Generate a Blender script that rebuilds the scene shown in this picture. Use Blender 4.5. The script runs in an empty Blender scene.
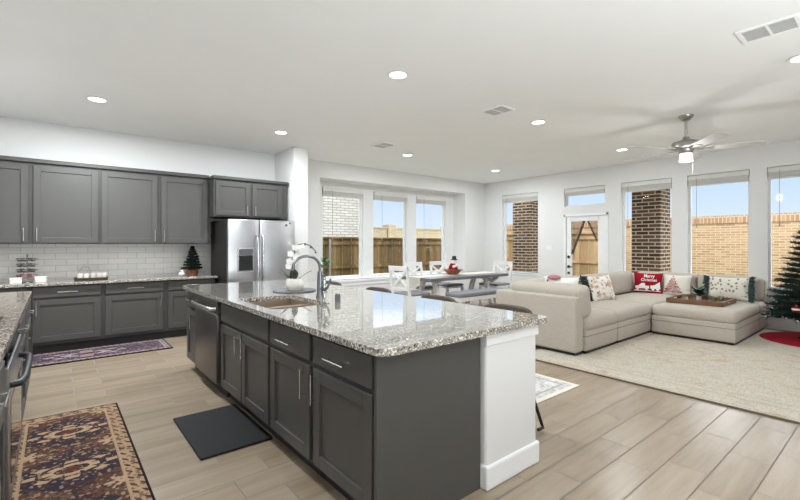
import bpy, bmesh, math, random
from mathutils import Vector, Matrix
random.seed(7)
C = bpy.context.scene.collection
PI = math.pi
H = 1.37

# ------------------------------------------------------------------ camera
cam_d = bpy.data.cameras.new('camera'); cam = bpy.data.objects.new('camera', cam_d); C.objects.link(cam)
cam.location = (0, 0, H)
cam.rotation_euler = (PI / 2, 0, -math.atan2(423, 517))
cam_d.sensor_width = 36; cam_d.lens = 423 / 800 * 36
cam_d.shift_y = -6 / 800
cam_d.clip_start = 0.02
bpy.context.scene.camera = cam
vs = bpy.context.scene.view_settings
vs.view_transform = 'Standard'; vs.look = 'None'; vs.gamma = 1; vs.use_curve_mapping = False
vs.exposure = 0.2

# ------------------------------------------------------------------ sky and sun
W = bpy.data.worlds.new('sky'); bpy.context.scene.world = W; W.use_nodes = True
wn = W.node_tree; wn.nodes.clear()
wo = wn.nodes.new('ShaderNodeOutputWorld'); wb = wn.nodes.new('ShaderNodeBackground')
tc = wn.nodes.new('ShaderNodeTexCoord'); sx = wn.nodes.new('ShaderNodeSeparateXYZ'); rp = wn.nodes.new('ShaderNodeValToRGB')
wn.links.new(tc.outputs['Generated'], sx.inputs[0]); wn.links.new(sx.outputs['Z'], rp.inputs[0])
mr = wn.nodes.new('ShaderNodeMapRange'); mr.inputs[1].default_value = -1; mr.inputs[2].default_value = 1
wn.links.new(sx.outputs['Z'], mr.inputs[0]); wn.links.new(mr.outputs[0], rp.inputs[0])
# pale blue band; glow below the horizon and overhead boosted to light the room
SKY = [(0.0, (1.9, 1.85, 1.8)), (.47, (1.9, 1.85, 1.8)), (.5, (.72, .81, .92)), (.555, (.54, .70, .90)), (.572, (.52, .69, .90)), (.605, (1.9, 2.05, 2.2)), (.72, (4.4, 4.6, 4.8)), (1.0, (5.0, 5.2, 5.4))]
while len(rp.color_ramp.elements) < len(SKY): rp.color_ramp.elements.new(1)
for e_, (p_, c_) in zip(rp.color_ramp.elements, SKY): e_.position = p_; e_.color = (*c_, 1)
wn.links.new(rp.outputs[0], wb.inputs[0]); wb.inputs[1].default_value = 1.0
wn.links.new(wb.outputs[0], wo.inputs[0])
SUN = 0.7
sd = bpy.data.lights.new('sun', 'SUN'); sd.energy = SUN; sd.angle = 0.03; sd.color = (1, .93, .82)
so = bpy.data.objects.new('sun', sd); C.objects.link(so)
so.rotation_euler = Vector((1, 0.12, -1.0)).to_track_quat('-Z', 'Y').to_euler(); so.location = (-5, 0, 12)
LAMP = 22.0      # watts of each recessed ceiling light over the kitchen
KITLAMP = 80.0   # of the two over the kitchen wall
FARLAMP = 34.0   # of the far row by the windows and kitchen wall
NEARLAMP = 4.0   # of the row nearest the camera and behind it
LIVLAMP = 13.0   # and over the dimmed living side
FANLAMP = 10.0
# added unseen fill lights behind the camera, aimed up to brighten the ceiling
for bx_, by_, e_ in ((1.0, -1.8, 132.0), (3.4, -2.0, 66.0)):
    bl_ = bpy.data.lights.new('added_ceiling_fill', 'AREA'); bl_.shape = 'RECTANGLE'; bl_.size = 3.0; bl_.size_y = 2.0; bl_.energy = e_; bl_.color = (.88, .95, 1.0)
    bo_ = bpy.data.objects.new('added_ceiling_fill', bl_); C.objects.link(bo_); bo_.location = (bx_, by_, 1.3); bo_.rotation_euler = (PI - .3, 0, 0)

# ------------------------------------------------------------------ node helper
class G:
    def __init__(s, name):
        s.m = bpy.data.materials.new(name); s.m.use_nodes = True
        s.t = s.m.node_tree; s.b = s.t.nodes['Principled BSDF']
        s.out = s.t.nodes['Material Output']
    def n(s, ty, **kw):
        nd = s.t.nodes.new(ty)
        for k, v in kw.items(): setattr(nd, k, v)
        return nd
    def put(s, sock, v):
        if hasattr(v, 'is_output') or isinstance(v, bpy.types.NodeSocket): s.t.links.new(v, sock)
        else:
            if isinstance(v, (tuple, list)) and len(v) == 3 and sock.type == 'RGBA': v = (*v, 1)
            sock.default_value = v
    def f(s, op, a, b=0.0, c=0.0):
        nd = s.n('ShaderNodeMath', operation=op)
        s.put(nd.inputs[0], a); s.put(nd.inputs[1], b); s.put(nd.inputs[2], c)
        return nd.outputs[0]
    def mix(s, fac, a, b, mode='MIX'):
        nd = s.n('ShaderNodeMix', data_type='RGBA', blend_type=mode)
        s.put(nd.inputs[0], fac); s.put(nd.inputs[6], a); s.put(nd.inputs[7], b)
        return nd.outputs[2]
    def ramp(s, fac, stops, const=False):
        nd = s.n('ShaderNodeValToRGB'); cr = nd.color_ramp
        if const: cr.interpolation = 'CONSTANT'
        while len(cr.elements) < len(stops): cr.elements.new(1)
        for e, (p, c) in zip(cr.elements, stops):
            e.position = p; e.color = (*c, 1) if len(c) == 3 else c
        s.put(nd.inputs[0], fac); return nd.outputs[0]
    def pos(s): return s.n('ShaderNodeNewGeometry').outputs['Position']
    def obj(s): return s.n('ShaderNodeTexCoord').outputs['Object']
    def sep(s, v):
        nd = s.n('ShaderNodeSeparateXYZ'); s.put(nd.inputs[0], v); return nd.outputs
    def comb(s, x, y, z=0.0):
        nd = s.n('ShaderNodeCombineXYZ')
        for i, v in enumerate((x, y, z)): s.put(nd.inputs[i], v)
        return nd.outputs[0]
    def scale(s, v, k):
        nd = s.n('ShaderNodeMapping'); s.put(nd.inputs[0], v); nd.inputs['Scale'].default_value = k; return nd.outputs[0]
    def noise(s, v, sc, det=3.0, rough=.55):
        nd = s.n('ShaderNodeTexNoise'); s.put(nd.inputs['Vector'], v)
        nd.inputs['Scale'].default_value = sc; nd.inputs['Detail'].default_value = det; nd.inputs['Roughness'].default_value = rough
        return nd.outputs[0]
    def vor(s, v, sc, out='Color', **kw):
        nd = s.n('ShaderNodeTexVoronoi', **kw); s.put(nd.inputs['Vector'], v); nd.inputs['Scale'].default_value = sc
        return nd.outputs[out]
    def bump(s, h, st=.3, d=.01):
        nd = s.n('ShaderNodeBump'); nd.inputs['Strength'].default_value = st; nd.inputs['Distance'].default_value = d
        s.put(nd.inputs['Height'], h); s.t.links.new(nd.outputs[0], s.b.inputs['Normal'])
    def done(s, col=None, rough=None, metal=None, spec=None):
        if col is not None: s.put(s.b.inputs['Base Color'], col)
        if rough is not None: s.put(s.b.inputs['Roughness'], rough)
        if metal is not None: s.put(s.b.inputs['Metallic'], metal)
        if spec is not None: s.put(s.b.inputs['Specular IOR Level'], spec)
        return s.m

def lin(r, g, b):
    f = lambda c: (c / 255 / 12.92) if c / 255 <= .04045 else ((c / 255 + .055) / 1.055) ** 2.4
    return (f(r), f(g), f(b))

def plain(name, rgb, rough=.5, metal=0.0, var=.06, sc=12.0, spec=.5, bump=0.0, bsc=200.0):
    g = G(name); v = g.obj(); n = g.noise(v, sc)
    c = lin(*rgb)
    lo = tuple(x * (1 - var) for x in c); hi = tuple(min(1, x * (1 + var)) for x in c)
    col = g.ramp(n, [(.3, lo), (.7, hi)])
    if bump: g.bump(g.noise(v, bsc, 2), bump, .002)
    return g.done(col, rough, metal, spec)

M = {}
M['wall'] = plain('wall_paint', (226, 225, 223), .85, var=.01, sc=2, spec=.2)
M['wallback'] = plain('taupe_wall_paint', (128, 121, 113), .85, var=.02, sc=2, spec=.2)  # unseen back wall, darkened to weaken light bounced from behind the camera
M['ceil'] = plain('ceiling_paint', (244, 244, 243), .9, var=.01, sc=2, spec=.1)
M['trim'] = plain('white_trim', (238, 238, 237), .45, var=.01, spec=.4)
M['cab'] = plain('grey_cabinet_paint', (79, 77, 74), .42, var=.03, sc=4, spec=.45)
M['cabdark'] = plain('dark_shaded_cabinet_frame', (66, 64, 62), .5, var=.03, sc=4)  # darker than the doors, partly door-gap shadow put into the body colour
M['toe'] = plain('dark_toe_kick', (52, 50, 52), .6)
M['steel'] = plain('brushed_steel', (196, 197, 200), .28, 1.0, var=.03, sc=30)
M['nickel'] = plain('brushed_nickel', (175, 172, 166), .32, 1.0, var=.03, sc=30)
M['darksteel'] = plain('dark_stainless', (112, 108, 104), .33, .85, var=.05, sc=3)
M['sinksteel'] = plain('reflection_tinted_steel', (176, 160, 142), .34, .7, var=.04, sc=8)  # brown reflections in the bowls put into the steel colour
M['chrome'] = plain('bright_pull_metal', (215, 215, 215), .22, 1.0, var=.02)
M['faucet'] = plain('spot_resist_steel', (120, 122, 124), .3, 1.0, var=.03)
M['black'] = plain('black_metal', (22, 22, 23), .45, var=.1)
M['blackplastic'] = plain('black_plastic', (18, 18, 20), .6, var=.1)
M['glossblack'] = plain('black_glass', (12, 12, 13), .06, var=.05)
M['fridgeside'] = plain('fridge_side_black', (40, 38, 36), .5, var=.06)
M['mat'] = plain('black_rubber', (21, 22, 25), .8, var=.08, bump=.3, bsc=120)
M['sofa'] = plain('beige_linen', (188, 179, 167), .95, var=.05, sc=40, spec=.1, bump=.5, bsc=400)
M['sofaseam'] = plain('beige_seam', (132, 125, 115), .95, var=.05)
M['stool'] = plain('taupe_suede', (92, 83, 74), .85, var=.08, sc=30, spec=.2)
M['white'] = plain('white_paint_wood', (232, 231, 229), .45, var=.02)
M['seatgrey'] = plain('grey_seat_fabric', (128, 128, 132), .9, var=.08, sc=60)
M['tabletop'] = plain('weathered_grey_wood', (112, 112, 116), .35, var=.14, sc=14)
M['runner'] = plain('cream_cloth', (214, 208, 196), .95, var=.04, sc=80)
M['ceramic'] = plain('white_ceramic', (228, 222, 212), .25, var=.03)
M['slate'] = plain('dark_slate', (96, 98, 100), .5, var=.12, sc=30)
M['petal'] = plain('white_petal', (244, 242, 236), .6, var=.02)
M['leaf'] = plain('dark_leaf', (38, 62, 40), .45, var=.25, sc=20)
M['leafbright'] = plain('green_leaf', (52, 120, 62), .5, var=.25, sc=40)
M['stem'] = plain('brown_stem', (84, 72, 58), .7)
M['woodbowl'] = plain('turned_wood', (150, 92, 52), .4, var=.2, sc=18)
M['traywood'] = plain('acacia_wood', (118, 82, 52), .45, var=.25, sc=9)
M['darkwood'] = plain('dark_wood', (60, 40, 30), .5, var=.2)
M['red'] = plain('red_cloth', (158, 20, 38), .9, var=.08, sc=60, spec=.2)
M['reddark'] = plain('deep_red_felt', (128, 24, 36), .95, var=.1, sc=60, spec=.1)
M['creamcloth'] = plain('cream_pillow_cloth', (232, 226, 214), .95, var=.03, sc=60)
M['whitecloth'] = plain('white_pillow_print', (244, 243, 240), .95, var=.02, sc=60)
M['needle'] = plain('fir_needles', (44, 60, 54), .8, var=.35, sc=9, spec=.2)
M['needledark'] = plain('dark_fir_needles', (24, 32, 28), .8, var=.3, sc=12, spec=.2)
M['tipwhite'] = plain('snowy_tip', (225, 228, 228), .7)
M['burlap'] = plain('copper_brown_burlap', (128, 80, 54), .85, var=.15, sc=50)
M['bluegreen'] = plain('teal_tassel_yarn', (52, 74, 74), .95, var=.3, sc=60)
M['blackgreen'] = plain('dark_green_fringe', (34, 48, 40), .95, var=.4, sc=60)
M['pink'] = plain('dusty_pink_cloth', (186, 120, 122), .9)
M['blind'] = plain('white_blind_slat', (214, 212, 206), .6, var=.05, sc=30)
M['cord'] = plain('grey_cord', (150, 150, 148), .8)
M['fanblade'] = plain('pale_grey_fan_blade', (196, 195, 192), .5)
M['sheer_hem'] = plain('dark_curtain_hem', (70, 60, 50), .9)
M['ventmid'] = plain('vent_louvre', (206, 206, 205), .6)
M['ventgap'] = plain('vent_backing', (226, 226, 225), .8)  # pale colour of the plate behind the louvres
M['winframe'] = plain('white_vinyl', (226, 227, 229), .4, var=.01)
M['galv'] = plain('galvanised_steel', (150, 152, 154), .45, .8)
M['grass'] = plain('lawn', (112, 128, 78), .95, var=.3, sc=3)
M['patio'] = plain('patio_concrete', (176, 172, 166), .9, var=.06, sc=3)
M['grill'] = plain('dispenser_grey', (88, 88, 90), .4)

def glass_mat():
    g = G('window_glass'); t = g.n('ShaderNodeBsdfTransparent'); gl = g.n('ShaderNodeBsdfGlossy'); gl.inputs['Roughness'].default_value = .0
    lw = g.n('ShaderNodeLayerWeight'); lw.inputs[0].default_value = .25
    fac = g.f('MULTIPLY', lw.outputs['Fresnel'], .4)
    mx = g.n('ShaderNodeMixShader'); g.put(mx.inputs[0], fac); g.t.links.new(t.outputs[0], mx.inputs[1]); g.t.links.new(gl.outputs[0], mx.inputs[2])
    g.t.links.new(mx.outputs[0], g.out.inputs[0]); return g.m
M['glass'] = glass_mat()
def clear_mat():
    g = G('drinking_glass'); t = g.n('ShaderNodeBsdfTransparent'); t.inputs[0].default_value = (.88, .92, .92, 1)
    gl = g.n('ShaderNodeBsdfGlossy'); gl.inputs['Roughness'].default_value = .05
    mx = g.n('ShaderNodeMixShader'); mx.inputs[0].default_value = .22; g.t.links.new(t.outputs[0], mx.inputs[1]); g.t.links.new(gl.outputs[0], mx.inputs[2])
    g.t.links.new(mx.outputs[0], g.out.inputs[0]); return g.m
M['clear'] = clear_mat()
def sheer_mat():
    g = G('sheer_curtain'); t = g.n('ShaderNodeBsdfTransparent'); d = g.n('ShaderNodeBsdfDiffuse'); d.inputs[0].default_value = (*lin(120, 104, 90), 1)
    nz = g.noise(g.obj(), 60); fac = g.f('MULTIPLY_ADD', nz, .15, .22)
    mx = g.n('ShaderNodeMixShader'); g.put(mx.inputs[0], fac); g.t.links.new(t.outputs[0], mx.inputs[1]); g.t.links.new(d.outputs[0], mx.inputs[2])
    g.t.links.new(mx.outputs[0], g.out.inputs[0]); return g.m
M['sheer'] = sheer_mat()
def emit(name, rgb, st):
    g = G(name); g.put(g.b.inputs['Emission Color'], rgb); g.b.inputs['Emission Strength'].default_value = st
    n = g.noise(g.obj(), 5); return g.done(g.ramp(n, [(.3, (.9, .9, .9)), (.7, (.95, .95, .95))]), .5)
M['lens'] = emit('lit_lens', (1, .97, .92), 6.0)
M['lampglass'] = emit('lit_frosted_glass', (1, .97, .92), 1.2)

def brick_mat(name, c1, c2, cm, bw=.24, bh=.08, mort=.012, big=.2, seed=0.0):
    g = G(name); p = g.sep(g.pos())
    v = g.comb(g.f('ADD', p[0], p[1]), p[2], 0.0)
    b = g.n('ShaderNodeTexBrick'); g.put(b.inputs['Vector'], v)
    b.inputs['Scale'].default_value = 1; b.inputs['Brick Width'].default_value = bw; b.inputs['Row Height'].default_value = bh
    b.inputs['Mortar Size'].default_value = mort; b.inputs['Mortar Smooth'].default_value = .2; b.inputs['Bias'].default_value = 0
    b.inputs['Color1'].default_value = (*lin(*c1), 1); b.inputs['Color2'].default_value = (*lin(*c2), 1); b.inputs['Mortar'].default_value = (*lin(*cm), 1)
    nz = g.noise(v, 3.0, 4)
    col = g.mix(g.f('MULTIPLY', nz, big), b.outputs['Color'], tuple(x * .6 for x in lin(*c1)))
    g.bump(b.outputs['Fac'], -.4, .01)
    return g.done(col, .9, spec=.15)
M['brickdark'] = brick_mat('brown_brick', (96, 72, 58), (56, 44, 38), (176, 164, 146), .27, .083, .012)
M['bricktan'] = brick_mat('tan_brick', (174, 146, 114), (146, 116, 86), (184, 168, 146), .22, .066, .010)
M['brickwhite'] = brick_mat('whitewashed_brick', (186, 184, 178), (168, 165, 158), (128, 124, 116), .34, .095, .014)
M['brickband'] = brick_mat('pale_tan_brick', (176, 158, 134), (160, 141, 117), (180, 168, 149), .3, .09, .012)
M['soldier'] = brick_mat('soldier_course_brick', (166, 134, 104), (138, 108, 82), (182, 166, 144), .085, .3, .01)
M['subway'] = brick_mat('white_subway_tile', (236, 233, 227), (226, 223, 217), (206, 202, 196), .235, .083, .005, .06)
M['subway'].node_tree.nodes['Principled BSDF'].inputs['Roughness'].default_value = .15

def fence_mat(name, a, b):
    g = G(name); p = g.sep(g.pos()); x = g.f('ADD', p[0], p[1])
    cell = g.f('FLOOR', g.f('DIVIDE', x, .155))
    wn_ = g.n('ShaderNodeTexWhiteNoise', noise_dimensions='1D'); g.put(wn_.inputs['W'], cell)
    v = g.comb(g.f('MULTIPLY', x, 9.0), g.f('MULTIPLY', p[2], 1.2), cell)
    nz = g.noise(v, 2.0, 5, .6)
    k = g.f('ADD', g.f('MULTIPLY', wn_.outputs[0], .45), g.f('MULTIPLY', nz, .65))
    return g.done(g.ramp(k, [(.2, lin(*a)), (.85, lin(*b))]), .9, spec=.1)
M['fencebrown'] = fence_mat('brown_fence_wood', (66, 52, 34), (134, 108, 74))
M['fencetan'] = fence_mat('tan_fence_wood', (132, 106, 78), (184, 156, 122))

def floor_mat():
    g = G('wood_look_tile'); p = g.sep(g.pos())
    v = g.comb(g.f('SUBTRACT', p[0], 2.783 - 66.0), g.f('SUBTRACT', p[1], 1.212 - 43.0), 0.0)
    b = g.n('ShaderNodeTexBrick', offset=.667, offset_frequency=2, squash=1, squash_frequency=2); g.put(b.inputs['Vector'], v)
    b.inputs['Scale'].default_value = 1; b.inputs['Brick Width'].default_value = .66; b.inputs['Row Height'].default_value = .215
    b.inputs['Mortar Size'].default_value = .0045; b.inputs['Mortar Smooth'].default_value = .1; b.inputs['Bias'].default_value = 0
    b.inputs['Color1'].default_value = (0, 0, 0, 1); b.inputs['Color2'].default_value = (1, 1, 1, 1); b.inputs['Mortar'].default_value = (.5, .5, .5, 1)
    tone = g.sep(b.outputs['Color'])[0]
    gv = g.comb(g.f('MULTIPLY', p[0], .8), g.f('MULTIPLY', p[1], 9.0), g.f('MULTIPLY', tone, 7.0))
    gr = g.noise(gv, 1.6, 5, .6)
    k = g.f('ADD', g.f('MULTIPLY', tone, .22), g.f('MULTIPLY', gr, .8))
    col = g.ramp(k, [(.2, lin(136, 119, 98)), (.5, lin(157, 140, 119)), (.82, lin(173, 157, 137))])
    col = g.mix(b.outputs['Fac'], col, lin(116, 103, 89))
    g.bump(b.outputs['Fac'], -.5, .004)
    return g.done(col, g.f('MULTIPLY_ADD', b.outputs['Fac'], .4, .27), spec=.8)
M['floor'] = floor_mat()

def granite_mat(name, light, mid, dark, tan):
    g = G(name); v = g.pos()
    big = g.noise(v, 5.0, 3); c1 = g.sep(g.vor(v, 120.0))[0]; c2 = g.sep(g.vor(v, 170.0))[1]; c3 = g.sep(g.vor(v, 75.0))[2]
    base = g.mix(big, lin(*light), lin(*tan))
    base = g.mix(g.f('MULTIPLY', g.f('GREATER_THAN', c3, .62), .5), base, lin(*mid))
    base = g.mix(g.f('GREATER_THAN', c1, .72), base, lin(*mid))
    base = g.mix(g.f('GREATER_THAN', c2, .8), base, lin(*dark))
    base = g.mix(g.f('MULTIPLY', g.f('LESS_THAN', c1, .16), .85), base, lin(236, 232, 224))
    g.b.inputs['Coat Weight'].default_value = 1.0; g.b.inputs['Coat IOR'].default_value = 1.75; g.b.inputs['Coat Roughness'].default_value = .03
    return g.done(base, .12, spec=.5)
M['granite'] = granite_mat('speckled_grey_granite', (186, 181, 172), (142, 135, 126), (56, 52, 50), (168, 159, 146))
M['granitewarmlit'] = granite_mat('warm_lit_granite', (176, 162, 146), (132, 116, 102), (56, 50, 46), (156, 136, 118))  # same stone as the other counters, warm light put into its colour
M['granitewarmlit'].node_tree.nodes['Principled BSDF'].inputs['Coat Weight'].default_value = .25

def persian_mat(name, hw, hl, bw, field, navy, cream, border, per, phase, medw, medh, edge=(24, 20, 22)):
    g = G(name); o = g.obj(); p = g.sep(o); x, y = p[0], p[1]
    ax, ay = g.f('ABSOLUTE', x), g.f('ABSOLUTE', y)
    d = g.f('MINIMUM', g.f('SUBTRACT', hw, ax), g.f('SUBTRACT', hl, ay))      # distance to the edge
    n1 = g.noise(o, 38.0, 3); n2 = g.noise(o, 9.0, 3); cell = g.sep(g.vor(o, 62.0))
    f = g.mix(g.f('GREATER_THAN', n2, .52), lin(*field), tuple(c * .7 for c in lin(*field)))
    my = g.f('SUBTRACT', g.f('PINGPONG', g.f('SUBTRACT', y, phase), per / 2), 0.0)
    def star(cx, cy, w, h, k, yy):
        dx = g.f('DIVIDE', g.f('SUBTRACT', ax if cx else x, cx), w); dy = g.f('DIVIDE', g.f('SUBTRACT', yy, cy), h)
        r = g.f('SQRT', g.f('ADD', g.f('POWER', dx, 2.0), g.f('POWER', dy, 2.0)))
        a = g.f('ARCTAN2', dy, dx)
        return r, g.f('ADD', .68, g.f('MULTIPLY', g.f('COSINE', g.f('MULTIPLY', a, k)), .3))
    dia = g.f('ADD', g.f('DIVIDE', ax, medw * 1.45), g.f('DIVIDE', my, medh * 2.0))
    f = g.mix(g.f('LESS_THAN', dia, g.f('MULTIPLY_ADD', n1, .5, .75)), f, lin(*navy))
    f = g.mix(g.f('MULTIPLY', g.f('GREATER_THAN', cell[0], .76), .6), f, lin(*cream))
    f = g.mix(g.f('MULTIPLY', g.f('GREATER_THAN', cell[1], .72), .8), f, lin(*navy))
    f = g.mix(g.f('MULTIPLY', g.f('GREATER_THAN', cell[2], .8), .7), f, lin(96, 52, 42))
    r, thr = star(0, 0, medw, medh, 8.0, my)
    band = g.f('MULTIPLY', g.f('LESS_THAN', r, thr), g.f('GREATER_THAN', g.f('ADD', g.f('SINE', g.f('MULTIPLY', r, 19.0)), g.f('MULTIPLY', n1, 1.6)), .45))
    f = g.mix(band, f, lin(*cream)); f = g.mix(g.f('LESS_THAN', r, .18), f, lin(96, 46, 36))
    r2, t2 = star(hw * .66, per / 2, medw * .34, medh * .55, 6.0, my)
    f = g.mix(g.f('MULTIPLY', g.f('LESS_THAN', r2, t2), g.f('GREATER_THAN', n1, .45)), f, lin(*cream))
    # border with rosettes
    s = g.f('ADD', x, y); ros = g.f('SINE', g.f('MULTIPLY', s, 2 * PI / (bw * .95)))
    ros2 = g.f('SINE', g.f('MULTIPLY', d, 2 * PI / bw))
    bc = g.mix(g.f('GREATER_THAN', g.f('ADD', g.f('MULTIPLY', g.f('MULTIPLY', ros, ros2), 1.0), g.f('MULTIPLY', n1, .9)), .95), lin(*border), tuple(c * .75 for c in lin(*field)))
    bc = g.mix(g.f('MULTIPLY', g.f('GREATER_THAN', cell[1], .7), .6), bc, tuple(c * .8 for c in lin(*navy)))
    col = g.mix(g.f('LESS_THAN', d, bw), f, bc)
    col = g.mix(g.f('MULTIPLY', g.f('LESS_THAN', g.f('ABSOLUTE', g.f('SUBTRACT', d, bw)), .008), .8), col, lin(*cream))
    col = g.mix(g.f('LESS_THAN', d, .014), col, lin(*edge))
    return g.done(g.mix(.18, col, lin(60, 44, 38)), .95, spec=.1)
M['rugred'] = persian_mat('persian_rug_weave', .335, 1.35, .095, (104, 78, 62), (46, 45, 54), (180, 150, 120), (172, 142, 112), .656, .89, .27, .155)
M['rugplum'] = persian_mat('plum_runner_weave', .90, .33, .07, (98, 84, 96), (64, 55, 76), (176, 160, 156), (166, 148, 142), 1.2, 0, .5, .2)
def cream_rug():
    g = G('cream_area_rug_weave'); o = g.obj(); p = g.sep(o); x, y = p[0], p[1]
    d = g.f('MINIMUM', g.f('SUBTRACT', 2.2, g.f('ABSOLUTE', x)), g.f('SUBTRACT', 2.1, g.f('ABSOLUTE', y)))
    n1 = g.noise(o, 4.0, 5, .65); n2 = g.noise(g.scale(o, (22, 60, 1)), 1.0, 3); n3 = g.noise(o, 30.0, 4, .7)
    col = g.ramp(n1, [(.3, lin(186, 176, 160)), (.52, lin(200, 192, 178)), (.72, lin(180, 160, 132))])
    col = g.mix(g.f('MULTIPLY', g.f('GREATER_THAN', n2, .56), .5), col, lin(160, 152, 142))
    col = g.mix(g.f('MULTIPLY', g.f('GREATER_THAN', n3, .6), .4), col, lin(172, 160, 142))
    stripe = g.f('LESS_THAN', g.f('ABSOLUTE', g.f('SUBTRACT', g.f('PINGPONG', d, .17), .06)), .012)
    inb = g.f('LESS_THAN', d, .62)
    col = g.mix(g.f('MULTIPLY', g.f('MULTIPLY', stripe, inb), g.f('MULTIPLY', n3, .8)), col, lin(158, 148, 132))
    r = g.f('SQRT', g.f('ADD', g.f('POWER', g.f('ADD', x, .45), 2.0), g.f('POWER', g.f('MULTIPLY', g.f('SUBTRACT', y, 1.05), .8), 2.0)))
    ring = g.f('LESS_THAN', g.f('ABSOLUTE', g.f('SUBTRACT', g.f('PINGPONG', r, .2), .08)), .022)
    col = g.mix(g.f('MULTIPLY', g.f('MULTIPLY', ring, g.f('LESS_THAN', r, .62)), g.f('MULTIPLY', g.f('GREATER_THAN', n3, .48), .5)), col, lin(186, 150, 110))
    col = g.mix(g.f('LESS_THAN', d, .018), col, lin(110, 98, 84))
    return g.done(col, .97, spec=.08)
M['rugcream'] = cream_rug()
def white_rug():
    g = G('white_runner_weave'); o = g.obj(); p = g.sep(o)
    d = g.f('MINIMUM', g.f('SUBTRACT', .66, g.f('ABSOLUTE', p[0])), g.f('SUBTRACT', 1.45, g.f('ABSOLUTE', p[1])))
    n = g.noise(o, 26.0, 4, .7); n2 = g.noise(o, 7.0, 4, .6)
    col = g.ramp(n, [(.4, lin(214, 212, 209)), (.54, lin(196, 193, 190)), (.64, lin(160, 157, 154))])
    col = g.mix(g.f('MULTIPLY', g.f('GREATER_THAN', n2, .55), .4), col, lin(238, 236, 232))
    col = g.mix(g.f('LESS_THAN', d, .05), col, lin(226, 220, 208))
    col = g.mix(g.f('LESS_THAN', g.f('ABSOLUTE', g.f('SUBTRACT', d, .12)), .012), col, lin(170, 166, 162))
    return g.done(col, .96, spec=.1)
M['rugwhite'] = white_rug()
def holly_mat():
    g = G('holly_print_cloth'); o = g.obj(); c = g.n('ShaderNodeTexVoronoi'); g.put(c.inputs['Vector'], g.scale(o, (1, .2, 1))); c.inputs['Scale'].default_value = 19
    r = g.sep(c.outputs['Color'])[0]; spot = g.f('LESS_THAN', g.f('ADD', c.outputs['Distance'], g.f('MULTIPLY', g.noise(o, 60.0), .35)), .5)
    sc = g.mix(g.f('GREATER_THAN', r, .55), lin(134, 140, 122), lin(172, 128, 122))
    return g.done(g.mix(spot, lin(230, 224, 210), sc), .95, spec=.1)
M['holly'] = holly_mat()
def floral_mat():
    g = G('floral_print_cloth'); o = g.obj(); n = g.noise(o, 11.0, 3); n2 = g.noise(o, 17.0, 2)
    col = g.ramp(n, [(.4, lin(238, 232, 222)), (.5, lin(240, 236, 230)), (.58, lin(214, 184, 150)), (.64, lin(196, 140, 130)), (.7, lin(238, 232, 222))])
    return g.done(g.mix(g.f('GREATER_THAN', n2, .63), col, lin(120, 118, 84)), .95, spec=.1)
M['floral'] = floral_mat()

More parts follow.
